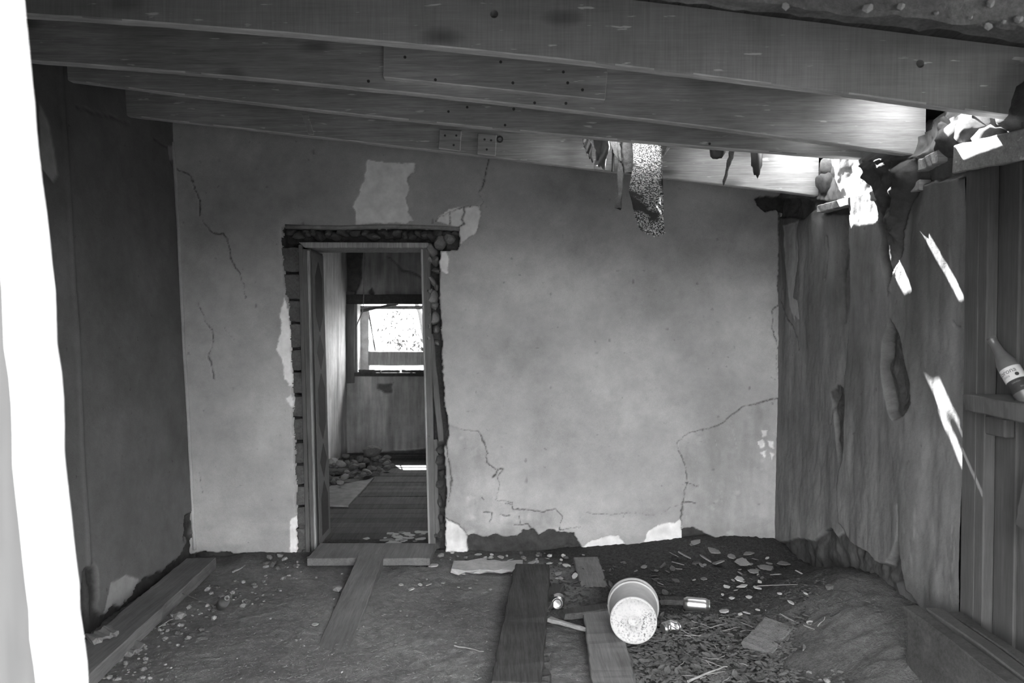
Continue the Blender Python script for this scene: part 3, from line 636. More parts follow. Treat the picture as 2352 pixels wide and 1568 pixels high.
wall_side = struct(link('wall_second_room', grid_mesh('wall_second_room', np.stack([SX + h, U, V], -1), None, flip=True, attrs={'bare': np.clip(fbm(U * 4, V * 1.2, 4, 57) * 3, 0, .6), 'mud': np.clip(fbm(U * 5, V * 1.5, 4, 58) * 4 - .9, 0, 1), 'stain': np.clip(fbm(U * 6, V * 1.0, 4, 59) * 3, 0, .9)}), M['wall_far'], None, True))
link('wall_mass', box_mesh('wall_mass', (SX - .4, D + .2, -.05), (SX - .03, FAR + .34, 2.75)), M['adobe'], wall_side)
wall_side2 = struct(link('wall_second_room_right', box_mesh('wall_second_room_right', (1.72, D + .2, -.05), (2.1, FAR + .34, 2.75)), M['adobe_light']))
ceil2 = struct(link('ceiling_second_room', box_mesh('ceiling_second_room', (-2.1, D + .25, 2.62), (2.1, FAR + .36, 2.70)), M['deck']))
floor2 = struct(empty('floor_second_room', (0, 6.2, 0)))
y = D + .20; k = 0
while y < FAR + .02:
    o = link('floor_board', box_mesh('floor_board', (-1.75, y, -.04 + random.uniform(0, .004)), (1.75, y + .128, .012 + random.uniform(-.003, .003)), .003), M['deck'] if k % 3 else M['plank_dark']); w0(o, floor2); y += .132; k += 1
# window of the second room
win = struct(empty('window_1', ((x0 + x1) / 2, FAR, z0)))
w0(board('window_frame', (x0 - .05, FAR - .03, z0 - .10), (x0 - .05, FAR - .03, z1 + .12), .085, .03, M['jamb'], side=(1, 0, 0), wear=.01, seed=8), win)
w0(board('lintel', (x0 - .12, FAR - .02, z1 + .045), (x1 + .12, FAR - .02, z1 + .045), .10, .06, M['plank_dark'], side=(0, 0, 1), wear=.006, seed=9), win)
w0(board('sill', (x0 - .04, FAR + .10, z0 - .01), (x1 + .05, FAR + .10, z0 - .01), .28, .04, M['plank_dark'], side=(0, 1, 0), wear=.008, seed=10), win)
w0(link('reveal_board', box_mesh('reveal_board', (x0 + .001, FAR + .03, z0), (x0 + .012, FAR + .30, z1), .002), M['white']), win)
yw = FAR + .22
p = lambda a, b_: onY(a, b_, yw)
w0(board('sash_stile', p(834, 712), p(836, 852), .12, .03, M['white'], side=(1, 0, 0), wear=.008, seed=11), win)
w0(board('sash_rail', p(846, 823), (x1 + .02, yw, p(900, 823).z), .155, .03, M['jamb_edge'], side=(0, 0, 1), wear=.006, seed=12), win)
w0(board('sash_rail', p(820, 706), (x1 + .02, yw, p(900, 706).z), .04, .03, M['jamb_edge'], side=(0, 0, 1), wear=.004, seed=13), win)
w0(board('broken_slat', p(846, 712), p(862, 806), .016, .012, M['jamb'], side=(1, 0, 0), seed=14), win)
w0(board('broken_slat', onY(828, 714, FAR + .03), onY(915, 697, FAR + .03), .03, .012, M['jamb'], side=(0, 0, 1), seed=15), win)
for a, b_ in [(826, 876), (878, 918), (924, 975)]:
    q0, q1 = onY(a, 852, FAR + .02), onY(b_, 852, FAR + .02); w0(board('sill_brick', q0, q1, .07, .03, M['brick'], side=(0, 1, 0), wear=.012, seed=a), win)
# ground outside, both sides of the house
gr = struct(link('ground_front', box_mesh('ground_front', (-40, -60, -.35), (40, .50, -.08)), M['ground']))
gr2 = struct(link('ground_rear', box_mesh('ground_rear', (-40, FAR + .36, -.35), (40, 70, -.08)), M['ground']))

# ================================================================== THINGS
# ---- ceiling joists: bottom front edge read as a gently bowed line at each joist's distance
def joist(name, Y, pts, xa, xb, mat, label, seed, thick=.046, rough=.003, drop=None, seg=60):
    W = [onY(a, b_, Y) for a, b_ in pts]
    cf = np.polyfit([w.x for w in W], [w.z for w in W], 2 if len(W) > 2 else 1)
    if len(W) > 2:                                          # keep the bow gentle outside the measured span
        lo, hi = min(w.x for w in W), max(w.x for w in W)
    zb = lambda x: float(np.polyval(cf, x)) if len(W) < 3 else float(np.polyval(cf, min(max(x, lo), hi)) + (-.116) * (x - min(max(x, lo), hi)))
    rings = []
    for i in range(seg + 1):
        x = xa + (xb - xa) * i / seg; b_ = zb(x); t_ = deck_z(x) + .002
        ring = []
        for j, (yy, zz) in enumerate([(Y + .004, b_), (Y, b_ + .004), (Y, b_ + (t_ - b_) * .35), (Y, b_ + (t_ - b_) * .7), (Y, t_), (Y + thick, t_), (Y + thick, b_ + .004), (Y + thick - .004, b_)]):
            ring.append(Vector((x, yy + rough * n1(x * 9 + j * 3, seed + j), zz + (rough * 1.6 * n1(x * 14 + j, seed + 20 + j) if j in (0, 1, 6, 7) else 0))))
        rings.append(ring)
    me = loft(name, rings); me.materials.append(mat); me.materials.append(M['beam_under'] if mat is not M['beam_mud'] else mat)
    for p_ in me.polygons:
        if p_.normal.z < -.6: p_.material_index = 1  # undersides get the paler colour, standing in for light bounced up
    o = link(name, me); tag(o, label, 'beam', 'ceiling joists'); o['zb'] = [float(v) for v in cf]
    return o, zb
j4, zb4 = joist('ceiling_joist', 3.95, [(290, 265), (800, 324), (1125, 358), (1552, 413), (1880, 449)], -2.10, 1.68, M['beam_old'], 'farthest ceiling joist, close to the back wall above the door', 1)
j3, zb3 = joist('ceiling_joist', 3.43, [(145, 183), (800, 260), (1176, 297), (1552, 334), (2000, 364)], -2.10, 1.74, M['beam_old'], 'third ceiling joist from the camera, the tar strip hangs just behind it', 2)
j2, zb2 = joist('ceiling_joist', 3.00, [(75, 140), (800, 198), (1176, 238), (1552, 284), (2121, 358)], -2.10, 1.71, M['beam_old'], 'ceiling joist with a short board nailed on its face, sunlit right end', 3)
j1, zb1 = joist('ceiling_joist', 2.47, [(60, 32), (800, 90), (1176, 119), (1552, 167), (2000, 224), (2310, 263)], -2.10, 1.80, M['beam'], 'saw-marked ceiling joist with two drilled holes, nearest whole one', 4)
j0, zb0 = joist('ceiling_joist', 1.87, [(1804, 10), (1990, 30), (2352, 68)], -2.05, 1.80, M['beam_mud'], 'mud-caked ceiling joist in the top right corner of the view', 5, thick=.06, rough=.02, seg=160)
# drilled holes in the near joist
cut = bpy.data.meshes.new('cutter'); bm = bmesh.new()
for a, b_ in [(1135, 38), (2106, 151)]:
    c = onY(a, b_, 2.49); bmesh.ops.create_cone(bm, cap_ends=True, segments=20, radius1=.0135, radius2=.0135, depth=.2, matrix=Matrix.Translation(c) @ Matrix.Rotation(math.pi / 2, 4, 'X'))
bm.to_mesh(cut); bm.free(); co = bpy.data.objects.new('cutter', cut); C.objects.link(co)
md = j1.modifiers.new('holes', 'BOOLEAN'); md.operation = 'DIFFERENCE'; md.object = co; md.solver = 'EXACT'
dg = bpy.context.evaluated_depsgraph_get(); nm = bpy.data.meshes.new_from_object(j1.evaluated_get(dg)); j1.modifiers.clear(); j1.data = nm
bpy.data.objects.remove(co)
# board nailed on the second joist, two cleats on the farthest one, nails
def face_board(parent, Y, corners, t, mat, name):
    pts = [onY(a, b_, Y - t) for a, b_ in corners]; 
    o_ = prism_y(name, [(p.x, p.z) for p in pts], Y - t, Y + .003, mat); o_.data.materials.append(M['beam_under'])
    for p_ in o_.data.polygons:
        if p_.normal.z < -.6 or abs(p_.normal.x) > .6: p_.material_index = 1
    return link_child(o_, parent)
def link_child(o, parent): o.parent = parent; return o
sb = face_board(j2, 3.00, [(880, 177), (881, 100), (1398, 142), (1390, 230)], .04, M['beam_old'], 'nailed_board')
face_board(j4, 3.95, [(1007, 340), (1010, 296), (1060, 300), (1057, 347)], .018, M['beam_old'], 'cleat')
face_board(j4, 3.95, [(1096, 353), (1098, 306), (1141, 309), (1138, 358)], .018, M['beam_old'], 'cleat')
face_board(j4, 3.95, [(708, 308), (692, 262), (708, 263), (722, 310)], .006, M['beam'], 'metal_strap')
nailm = lathe_mesh('nail', [(0, 0), (.006, 0), (.006, .003), (.0022, .004), (.0022, .02), (0, .02)], 8); nailm.materials.append(M['nail'])
def nail(px, py, Y, par):
    o = bpy.data.objects.new('nail', nailm); C.objects.link(o); o.location = onY(px, py, Y); o.rotation_euler = (-math.pi / 2, 0, 0); o.parent = par
for a, b_ in [(1000, 183), (1178, 190), (1304, 190), (1338, 206), (930, 131), (1150, 142), (1294, 165)]: nail(a, b_, 2.958, sb)
for a, b_ in [(1228, 236), (1300, 237), (1180, 250), (846, 186)]: nail(a, b_, 2.998, j2)
for a, b_ in [(1022, 311), (1048, 311), (1042, 333)]: nail(a, b_, 3.93, j4)
for a, b_ in [(1113, 320), (1128, 322), (1118, 343)]: nail(a, b_, 3.93, j4)
for a, b_ in [(1160, 287), (1073, 246), (1030, 256), (1630, 330)]: nail(a, b_, 3.428, j3)
rg = lathe_mesh('ring_bolt', [(.011, 0), (.018, 0), (.018, .008), (.011, .008), (.011, 0)], 16)
o = link('ring_bolt', rg, M['nail'], j4); o.location = onY(1148, 320, 3.945); o.rotation_euler = (math.pi / 2, 0, 0)
# mud with pale stones stuck along the near joist
for a, b_, s in [(1805, 14, .012), (1992, 18, .016), (2070, 14, .012), (2270, 60, .012), (2305, 50, .008), (2340, 45, .014), (2275, 8, .014), (2150, 30, .008), (2230, 40, .007)]:
    p_ = onY(a, b_, 1.866); me = stone_mesh('mortar_crumb', int(a), 1); o = link('mortar_crumb', me, M['stone_pale'], j0); o.location = p_; o.scale = (s, s * .6, s * .9)

# ---- torn roofing that hangs through the hole between the joists
m, nt, b = newmat('mineral_felt'); v = coords(nt)
mask = noise(nt, v, 7, 3, .5, .40, .48, 0, 1)
g = noise(nt, v, 150, 2, .5, .47, .56, 0, 1)
setgrey(nt, b, mixf(nt, mth(nt, 'MULTIPLY', g, mask), .05, .62)); bump(nt, b, g, .6, .004); M['felt'] = m
M['tar'] = mat_plain('black_tar', .035, .35, .5, .3, 20)
def strip_sheet(name, left, right, mat, label, cat, wob=.012, thick=.008, n=14, group=None):
    """a hanging sheet between two edge polylines (3-D), with thickness"""
    for E in (left, right): E.insert(0, Vector((E[0].x, E[0].y, deck_z(E[0].x) + .01))) if name != 'roofing_felt_strip' else E.insert(0, Vector((E[0].x, 3.785, deck_z(E[0].x) + .006)))
    m_ = 10; G = []
    ev = lambda L, f: L[min(int(f * (len(L) - 1)), len(L) - 2)].lerp(L[min(int(f * (len(L) - 1)), len(L) - 2) + 1], f * (len(L) - 1) - min(int(f * (len(L) - 1)), len(L) - 2))
    for i in range(n + 1):
        f = i / n; row = []
        for j in range(m_ + 1):
            g_ = j / m_; q = ev(left, f).lerp(ev(right, f), g_)
            q = q + Vector((wob * .5 * n1(f * 9 + 3, j % 11 + 5), wob * 2 * n1(f * 6 + g_ * 4, 7), 0))
            if i == n: q += Vector((0, 0, .05 * n1(g_ * 7, int(left[0].x * 50) % 30)))
            row.append(q)
        G.append(row)
    V_ = [q for r_ in G for q in r_] + [q + Vector((0, thick, thick * .5)) for r_ in G for q in r_]
    w = m_ + 1; N = (n + 1) * w; Fc = []
    for i in range(n):
        for j in range(m_):
            a = i * w + j; Fc += [(a, a + 1, a + w + 1, a + w), (N + a, N + a + w, N + a + w + 1, N + a + 1)]
    for i in range(n): Fc += [(i * w, i * w + w, N + i * w + w, N + i * w), (i * w + m_, N + i * w + m_, N + i * w + w + m_, i * w + w + m_)]
    for j in range(m_): Fc += [(j, N + j, N + j + 1, j + 1), (n * w + j, n * w + j + 1, N + n * w + j + 1, N + n * w + j)]
    me = pmesh(name, V_, Fc); bm = bmesh.new(); bm.from_mesh(me); bmesh.ops.recalc_face_normals(bm, faces=bm.faces); bm.to_mesh(me); bm.free()
    return tag(link(name, me, mat, None, True), label, cat, group)
slope = lambda px, py, z_off=0: None
def on_slope(px, py, k=.95, ytop=3.79, ztop=2.42):         # the strip slopes down towards the camera: y = ytop-(ztop-z)*k
    d = ray(px, py); t = (ytop - (ztop - EYE) * k) / (d[1] - k * d[2]); return Vector((d[0] * t, d[1] * t, EYE + d[2] * t))
felt = strip_sheet('roofing_felt_strip', [on_slope(*q) for q in [(1452, 318), (1456, 370), (1445, 440), (1460, 500), (1466, 525), (1490, 542)]], [on_slope(*q) for q in [(1520, 318), (1522, 370), (1522, 430), (1524, 480), (1526, 515), (1528, 538)]], M['felt'], 'granule-coated roofing strip hanging through the ceiling hole, sparkling in sun', 'roofing')
o = tag(board('roof_lath', onY(1430, 330, 3.80), onY(1420, 478, 3.62), .028, .014, M['plank_dark'], side=(1, 0, 0), wear=.010, seed=91), 'thin splintered lath hanging just left of the granule-coated strip', 'lath')
o = tag(board('hanging_board', onY(1441, 322, 3.76), onY(1445, 398, 3.70), .06, .022, M['plank_dark'], side=(1, 0, 0), wear=.010, seed=92, rot_end=.4), 'dark broken board with a knot hanging behind the granule-coated strip', 'board')
strip_sheet('tar_paper_scrap', [onY(*q, 3.78) for q in [(1362, 322), (1370, 355), (1362, 384)]], [onY(*q, 3.70) for q in [(1400, 322), (1398, 350), (1390, 386)]], M['tin'], 'crumpled shiny tar paper scrap hanging left of the lath', 'scrap', .03)
strip_sheet('tar_paper_scrap', [onY(*q, 3.80) for q in [(1338, 322), (1342, 338), (1346, 350)]], [onY(*q, 3.80) for q in [(1358, 322), (1360, 345), (1362, 372)]], M['tar'], 'leftmost black tar paper scrap curling below the third joist', 'scrap', .02)
strip_sheet('tar_paper_scrap', [onY(*q, 3.74) for q in [(1400, 326), (1410, 352), (1424, 374)]], [onY(*q, 3.74) for q in [(1422, 326), (1426, 350), (1431, 374)]], M['beam_mud'], 'brownish torn felt flap between the lath and the shiny scrap', 'scrap', .02)
tag(board('tar_drip', onY(1409, 300, 3.78), onY(1408, 394, 3.78), .008, .006, M['tar'], side=(1, 0, 0), taper=2, seed=93), 'thin black tar drip hanging under the shiny scrap', 'tar')
tag(board('roof_splinter', onY(1681, 345, 3.74), onY(1662, 424, 3.70), .024, .014, M['plank_dark'], side=(1, 0, 0), wear=.01, seed=94, taper=.4), 'dark pointed splinter hanging over the farthest joist', 'splinter')
tag(board('roof_splinter', onY(1534, 340, 3.74), onY(1519, 362, 3.70), .016, .012, M['beam_old'], side=(1, 0, 0), seed=95), 'small pale splinter at the upper right of the granule-coated strip', 'splinter')
def lumpy(name, px, py, Y, sx, sz, mat, label, cat, seed):
    o = link(name, stone_mesh(name, seed, 3, .25), mat, None, True); bt_ = onY(px, py, Y); zt_ = deck_z(bt_.x) + .01; zb_ = bt_.z - sz; o.location = (bt_.x, Y, (zt_ + zb_) / 2); o.scale = (sx, .03, (zt_ - zb_) / 1.7); return tag(o, label, cat)
lumpy('tar_blob', 1648, 352, 3.78, .045, .03, M['tar'], 'glossy black tar blob hanging above the farthest joist, left of the splinter', 'tar', 71)
lumpy('tar_blob', 1738, 372, 3.78, .028, .055, M['tar'], 'drooping black tar blob above the farthest joist, right of the splinter', 'tar', 72)

# ---- leaning jamb of the opening, close on the left
def jambx(px0, px1, Y):
    a, b_ = onY(px0, 0, Y), onY(px1, 1568, Y); s = (b_ - a) / (b_.z - a.z)
    return lambda z: Vector((a.x + s.x * (z - a.z), Y, z))
post = empty('door_post', (-.36, .55, -.08)); tag(post, 'leaning sunlit door post filling the left edge of the view', 'post')
e_mid, e_out = jambx(-55, 84, .55), jambx(-420, -330, .55)
def leaf_board(name, f0, f1, t, mat, wob, seed):
    rings = []
    for i in range(90):
        z = -.08 + 1.93 * i / 89
        a, b_ = f0(z), f1(z); b_ = b_ + Vector((wob * n1(z * 11, seed), 0, 0)) + Vector((wob * .5 * n1(z * 45, seed), 0, 0))
        rings.append([a, b_, b_ + Vector((0, t, 0)), a + Vector((0, t, 0))])
    return w0(link(name, loft(name, rings), mat), post)
leaf_board('weathered_face', e_out, e_mid, .050, M['post_grey'], .008, 3)
leaf_board('white_edge_strip', lambda z: e_mid(z) + Vector((.008 * n1(z * 11, 3) + .004 * n1(z * 45, 3), -.001, 0)), lambda z: e_mid(z) + Vector((.003, -.001, 0)), .055, M['post_white'], .009, 3)

# ---- floor sleepers, boards and sticks
def zf(px, py, lift=.0):
    p_ = onZ(px, py, 0)
    for _ in range(4): p_ = onZ(px, py, fz(p_.x, p_.y) + lift)
    return p_
def sleeper(name, q0, q1, wpx0, mat, label, lift=.03, t=.05, cat='plank', end=None, **k):
    """q: pixel centres of the ends; width in metres"""
    a, b_ = zf(*q0, lift), zf(*q1, lift if end is None else end)
    return tag(board(name, a, b_, wpx0, t, mat, side=(1, 0, 0), seg=24, **k), label, cat)
sleeper('floor_sleeper', (462, 1294), (118, 1600), .17, M['plank'], 'long floor sleeper lying beside the left wall', lift=.05, t=.065, wear=.006, seed=41, rot_end=0)
sleeper('floor_sleeper', (853, 1284), (755, 1530), .150, M['plank'], 'floor sleeper leading from the doorway, sinking into the dirt', lift=.028, end=-.035, t=.06, wear=.005, seed=42)
sleeper('floor_sleeper', (1222, 1312), (1185, 1590), .19, M['plank_dark'], 'dark wide rotten floor sleeper left of the bucket', lift=.05, t=.075, wear=.012, seed=43, rot_end=.25)
sleeper('floor_sleeper', (1345, 1284), (1366, 1352), .145, M['plank'], 'short floor sleeper end at the back wall behind the bucket', lift=.012, end=-.012, t=.03, wear=.006, seed=44)
sleeper('floor_sleeper', (1378, 1405), (1412, 1590), .165, M['plank'], 'floor sleeper running under the white bucket to the camera', lift=.02, t=.05, wear=.006, seed=45)
sleeper('rotten_wood_strip', (1242, 1500), (1247, 1590), .06, M['plank_dark'], 'crumbling dark wood strip beside the rotten sleeper end', lift=.03, t=.05, wear=.02, seed=46, rot_end=.4)
def cross(name, q0, q1, w, t, mat, label, lift=.02, cat='board', **k):
    a, b_ = zf(*q0, lift), zf(*q1, lift); d_ = (b_ - a); return tag(board(name, a, b_, w, t, mat, side=(-d_.y, d_.x, 0), **k), label, cat)
cross('broken_board', (1292, 1412), (1425, 1394), .07, .03, M['plank_dark'], 'dark broken board lying across from the crushed can to the bucket', lift=.04, wear=.008, seed=47)
cross('broken_board', (1245, 1400), (1282, 1345), .07, .025, M['plank_dark'], 'short dark board leaning beside the rotten sleeper', lift=.03, wear=.010, seed=48)
cross('pointed_stake', (1262, 1422), (1360, 1450), .035, .018, M['stick'], 'pale pointed stake lying in front of the dark broken board', lift=.03, cat='stick', taper=.35, wear=.004, seed=49)
cross('charred_board', (1515, 1378), (1570, 1380), .06, .025, M['plank_dark'], 'charred board end between the bucket and the upright can', lift=.03, wear=.008, seed=50)
cross('buried_board', (1740, 1492), (1790, 1435), .14, .03, M['adobe_light'], 'dirt-covered board end half buried in front of the right wall', lift=.015, wear=.012, seed=51)
cross('flat_slab', (1848, 1487), (1925, 1482), .09, .02, M['shard_dull'], 'flat crusted slab lying right of the half buried board', lift=.012, cat='slab', wear=.014, seed=52)
cross('plaster_slab', (1040, 1302), (1200, 1300), .17, .022, M['shard'], 'large pale fallen plaster slab lying at the foot of the back wall', lift=.02, cat='slab', wear=.03, seed=53)
cross('brick_slab', (205, 1468), (262, 1446), .09, .02, M['shard_dull'], 'pale triangular slab lying on the left sleeper', lift=.10, cat='slab', wear=.03, seed=54)
cross('thin_slab', (268, 1500), (320, 1478), .13, .02, M['stone'], 'flat grey slab against the right side of the left sleeper', lift=.01, cat='slab', wear=.03, seed=55)

# ---- bucket lying on its side, bottom towards the camera
m, nt, b = newmat('scuffed_bucket_bottom'); b.inputs['Roughness'].default_value = .75; v = coords(nt)
g1 = noise(nt, v, 120, 4, .7, .52, .60, 0, 1); reg = noise(nt, v, 8, 3, .5, .42, .60, .15, 1.0)
g2 = noise(nt, v, 30, 8, .75, .60, .66, 0, .6)
setgrey(nt, b, mixf(nt, mth(nt, 'MAXIMUM', mth(nt, 'MULTIPLY', g1, reg), g2), .45, .07)); bump(nt, b, g1, .3, .002); M['bucket_bottom'] = m
bc = onY(1455, 1425, 3.10); bc.z = fz(bc.x, bc.y)
bk = empty('bucket', bc); tag(bk, 'small white plastic bucket tipped on its side, dirty bottom facing us', 'bucket')
rb, rt, hb = .098, .110, .235
ax_tilt = math.atan2(rt - rb, hb)
side = lathe_mesh('wall', [(rb - .006, .004), (rb, 0.0), (rb + .0005, .012), (rt - .003, hb - .045), (rt - .003, hb - .045), (rt, hb - .04), (rt - .006, hb), (rt - .010, hb), (rb - .008, .01)], 56)
bot = lathe_mesh('bottom', [(0, .004), (.020, .004), (.021, .001), (.023, .001), (.024, .005), (rb - .012, .005), (rb - .009, .001), (rb - .004, -.001), (rb - .001, .003), (rb - .004, .010), (0, .010)], 56)
rim = lathe_mesh('rim', [(rt - .004, hb - .008), (rt + .005, hb - .008), (rt + .005, hb + .004), (rt - .006, hb + .004), (rt - .006, hb - .006)], 56)
band = lathe_mesh('band', [(rt - .004, hb - .05), (rt + .004, hb - .05), (rt + .004, hb - .045), (rt - .003, hb - .045)], 56)
lugs = bpy.data.meshes.new('lug')
Mx = Matrix.Translation((0, 0, 0))
# axis: from the bottom (near the camera) to the mouth (away), lying with the wall on the ground, turned a little
axis = Vector((.17, 1.0, -.06)).normalized()
# tilt so that the mouth end, being wider, also touches the ground; bottom is propped on the sleeper
q = axis.to_track_quat('Z', 'Y'); Mq = q.to_matrix().to_4x4()
ctr = Vector((0, 0, onY(1455, 1425, 3.10).z - bc.z))
for nm_, me, mt in [('wall', side, 'plastic'), ('bottom', bot, 'bucket_bottom'), ('rim', rim, 'plastic'), ('band', band, 'plastic')]:
    me.transform(Matrix.Translation(ctr) @ Mq); o = link(nm_, me, M[mt], bk, True)
hp = []
for i in range(15):
    a = math.pi * i / 14; hp.append(Mq @ Vector((math.cos(a) * (rt + .008), -math.sin(a) * .02 - .09 * math.sin(a), hb - .03 - .15 * math.sin(a))) + ctr)
hp2 = [Mq @ Vector(((rt + .007) * math.cos(t_), (rt + .007) * math.sin(t_), hb - .045 - .10 * max(0, math.sin((t_ + .3) * 1.0)) * 0)) + ctr for t_ in np.linspace(-1.2, 2.0, 4)]
wire = [Mq @ Vector((rt + .006, 0, hb - .04)) + ctr]
wire += [wire[0] + Vector((.008 + .012 * s_, -.05 * s_, -.02 - .15 * s_)) for s_ in (.15, .35, .55, .75, .95)]
link('handle_wire', tube_mesh('handle_wire', wire, .0018, 6), M['wire'], bk)
lo = Mq @ Vector((rt, 0, hb - .04)) + ctr
lg = link('handle_lug', lathe_mesh('handle_lug', [(0, 0), (.012, 0), (.012, .008), (0, .008)], 12), M['plastic'], bk); lg.location = lo; lg.rotation_euler = (0, math.pi / 2, 0)

# ---- cans
def can_mesh(crush=0.0, seed=0):
    pr = [(0, .006), (.018, .004), (.024, 0), (.0255, 0), (.027, .006), (.0325, .014), (.033, .02)] + [(.033, z_) for z_ in np.linspace(.026, .098, 9)] + [(.0325, .104), (.028, .115), (.0265, .118), (.0275, .121), (.026, .122), (.0245, .118), (0, .117)]
    me = lathe_mesh('can_body', pr, 32)
    if crush:
        for v_ in me.vertices:
            f_ = math.exp(-((v_.co.z - .06) / .03) ** 2) * crush; k_ = n1(v_.co.z * 40 + math.atan2(v_.co.y, v_.co.x) * 1.3, seed)
            v_.co.x *= 1 - f_ * (.35 + .6 * k_); v_.co.y *= 1 - f_ * (.15 + .9 * k_); v_.co.z = v_.co.z * (1 - .42 * crush); v_.co.x += f_ * .018
            if crush > .5: v_.co += Vector((.010 * n1(v_.co.z * 90 + v_.co.x * 60, seed), .010 * n1(v_.co.y * 90 + v_.co.z * 50, seed + 1), 0)) * f_
    return me
def can(px, py, axis_, crush, label, seed):
    p_ = zf(px, py, .0); o = empty('drink_can', p_); tag(o, label, 'can')
    me = can_mesh(crush, seed); q_ = Vector(axis_).normalized().to_track_quat('Z', 'Y').to_matrix().to_4x4()
    L_ = .122 * (1 - .42 * crush); me.transform(Matrix.Translation((0, 0, .034)) @ q_ @ Matrix.Translation((0, 0, -L_ / 2))); 
    if crush > .8:
        for v_ in me.vertices: v_.co.z = .004 + v_.co.z * .8 + .006 * n1(v_.co.x * 120, seed + 3)
    link('can_body', me, M['can'], o, crush < .5)
    tb_ = lathe_mesh('pull_tab', [(.004, 0), (.009, 0), (.009, .0015), (.004, .0015), (.004, 0)], 12); tb_.transform(Matrix.Translation((0, 0, .034)) @ q_ @ Matrix.Translation((.004, 0, L_ / 2 - .004))); link('pull_tab', tb_, M['can'], o)
    return o
c1 = can(1600, 1404, (1, -.16, -.04), 0, 'whole silver drink can lying on its side right of the bucket', 3)
pa = bpy.data.meshes.new('printed_mark'); bm = bmesh.new()
bmesh.ops.create_grid(bm, x_segments=6, y_segments=4, size=1)
for v_ in bm.verts:
    a = .9 + v_.co.y * .22; v_.co = Vector((.0335 * math.sin(a - math.pi / 2 + .1), -.0335 * math.cos(a - math.pi / 2 + .1), .088 + v_.co.x * .009))
bm.to_mesh(pa); bm.free(); q_ = Vector((1, -.16, -.04)).normalized().to_track_quat('Z', 'Y').to_matrix().to_4x4()
pa.transform(Matrix.Translation((0, 0, .034)) @ q_ @ Matrix.Translation((0, 0, -.061))); link('printed_mark', pa, M['nail'], c1)
can(1282, 1396, (.16, 1, -.12), .6, 'crushed silver drink can with shiny round base left of the bucket', 5)
can(1540, 1456, (1, .3, .05), .9, 'flattened dull drink can in the litter at the bucket wire', 8)

# ---- bottles
def bottle(loc, axis_, label, mat, s=1.0):
    o = empty('beer_bottle', loc); tag(o, label, 'bottle')
    pr = [(0, .006), (.022, .002), (.028, 0), (.0305, .004), (.0305, .135), (.029, .150), (.022, .170), (.0155, .190), (.0135, .215), (.0130, .232), (.0145, .233), (.0145, .244), (.012, .245), (.010, .244), (.010, .20), (0, .19)]
    me = lathe_mesh('glass_body', [(r_ * s, z_ * s) for r_, z_ in pr], 36); Q = Vector(axis_).normalized().to_track_quat('Z', 'Y').to_matrix().to_4x4()
    me.transform(Q); link('glass_body', me, mat, o, True); return o, Q
# shelf with the labelled bottle
shelf = tag(board('wall_shelf', Vector((RX - .085, 2.42, onX(2238, 930, RX).z + .03)), Vector((RX - .085, 1.75, onX(2238, 930, RX).z + .02)), .14, .055, M['vboard'], side=(1, 0, 0), wear=.008, seg=14, seed=61), 'short rough wooden shelf fixed to the vertical boards at right', 'shelf')
sh_top = onX(2238, 930, RX - .03).z + .024
link('shelf_bracket', box_mesh('shelf_bracket', (RX - .035, 2.40, sh_top - .115), (RX, 2.56, sh_top - .052), .004), M['vboard'], shelf)
bp0, bp1 = onX(2372, 935, 1.60), onX(2276, 776, 1.56)
axis_b = (bp1 - bp0).normalized(); bp0 = bp1 - axis_b * .245
bt, Qb = bottle(bp0, axis_b, 'clear beer bottle with printed label tilted on the right wall shelf', M['glass'])
# label bands wrapped on the bottle, facing the camera
camv = (Qb.inverted() @ (Vector((0, 0, EYE)) - bp0).to_4d()).to_3d(); a0 = math.atan2(camv.y, camv.x)
M['label_w'] = mat_plain('label_white', .50, .6, .2, .12, 40, 0, 0); M['label_d'] = mat_plain('label_dark', .035, .5, .3, .2, 40, 0, 0); M['ink'] = mat_plain('label_ink', .04, .6, .1, .05, 10, 0, 0); M['ink_l'] = mat_plain('label_pale_ink', .22, .6, .1, .05, 10, 0, 0)
def wrap(name, z0_, z1_, a_lo, a_hi, mat, r_=.0309):
    V_, Fc = [], []; n = 24
    for i in range(n + 1):
        a = a0 + a_lo + (a_hi - a_lo) * i / n
        for zz in (z0_, z1_): V_.append((r_ * math.cos(a), r_ * math.sin(a), zz))
    for i in range(n): Fc.append((2 * i, 2 * i + 2, 2 * i + 3, 2 * i + 1))
    me = pmesh(name, V_, Fc); me.transform(Qb); return link(name, me, mat, bt, True)
wrap('label', .085, .128, -1.5, 1.5, M['label_w']); wrap('label', .045, .085, -1.5, 1.5, M['label_d'])
def wrap_text(txt, size, zc, ac, mat, r_=.0313, name='label_text'):
    cu = bpy.data.curves.new('t', 'FONT'); cu.body = txt; cu.size = size; cu.align_x = 'CENTER'; to = bpy.data.objects.new('t', cu); C.objects.link(to)
    dg_ = bpy.context.evaluated_depsgraph_get(); me = bpy.data.meshes.new_from_object(to.evaluated_get(dg_)); bpy.data.objects.remove(to)
    bm_ = bmesh.new(); bm_.from_mesh(me); bmesh.ops.triangulate(bm_, faces=bm_.faces); bm_.to_mesh(me); bm_.free(); me.name = name
    for v_ in me.vertices:
        a = a0 + ac + v_.co.x / r_; v_.co = Vector((r_ * math.cos(a), r_ * math.sin(a), zc + v_.co.y))
    me.transform(Qb); me.materials.clear(); return link(name, me, mat, bt)
wrap_text('Corona', .021, .108, -.55, M['ink']); wrap_text('Extra', .010, .097, -.65, M['ink'])
wrap_text('CERVEZA', .006, .073, -.1, M['ink_l']); wrap_text('355 ml', .006, .055, .3, M['ink_l'])
cr = lathe_mesh('label_crest', [(0, 0), (.006, 0), (.006, .0004), (0, .0004)], 16); o = link('label_crest', cr, M['ink'], bt)
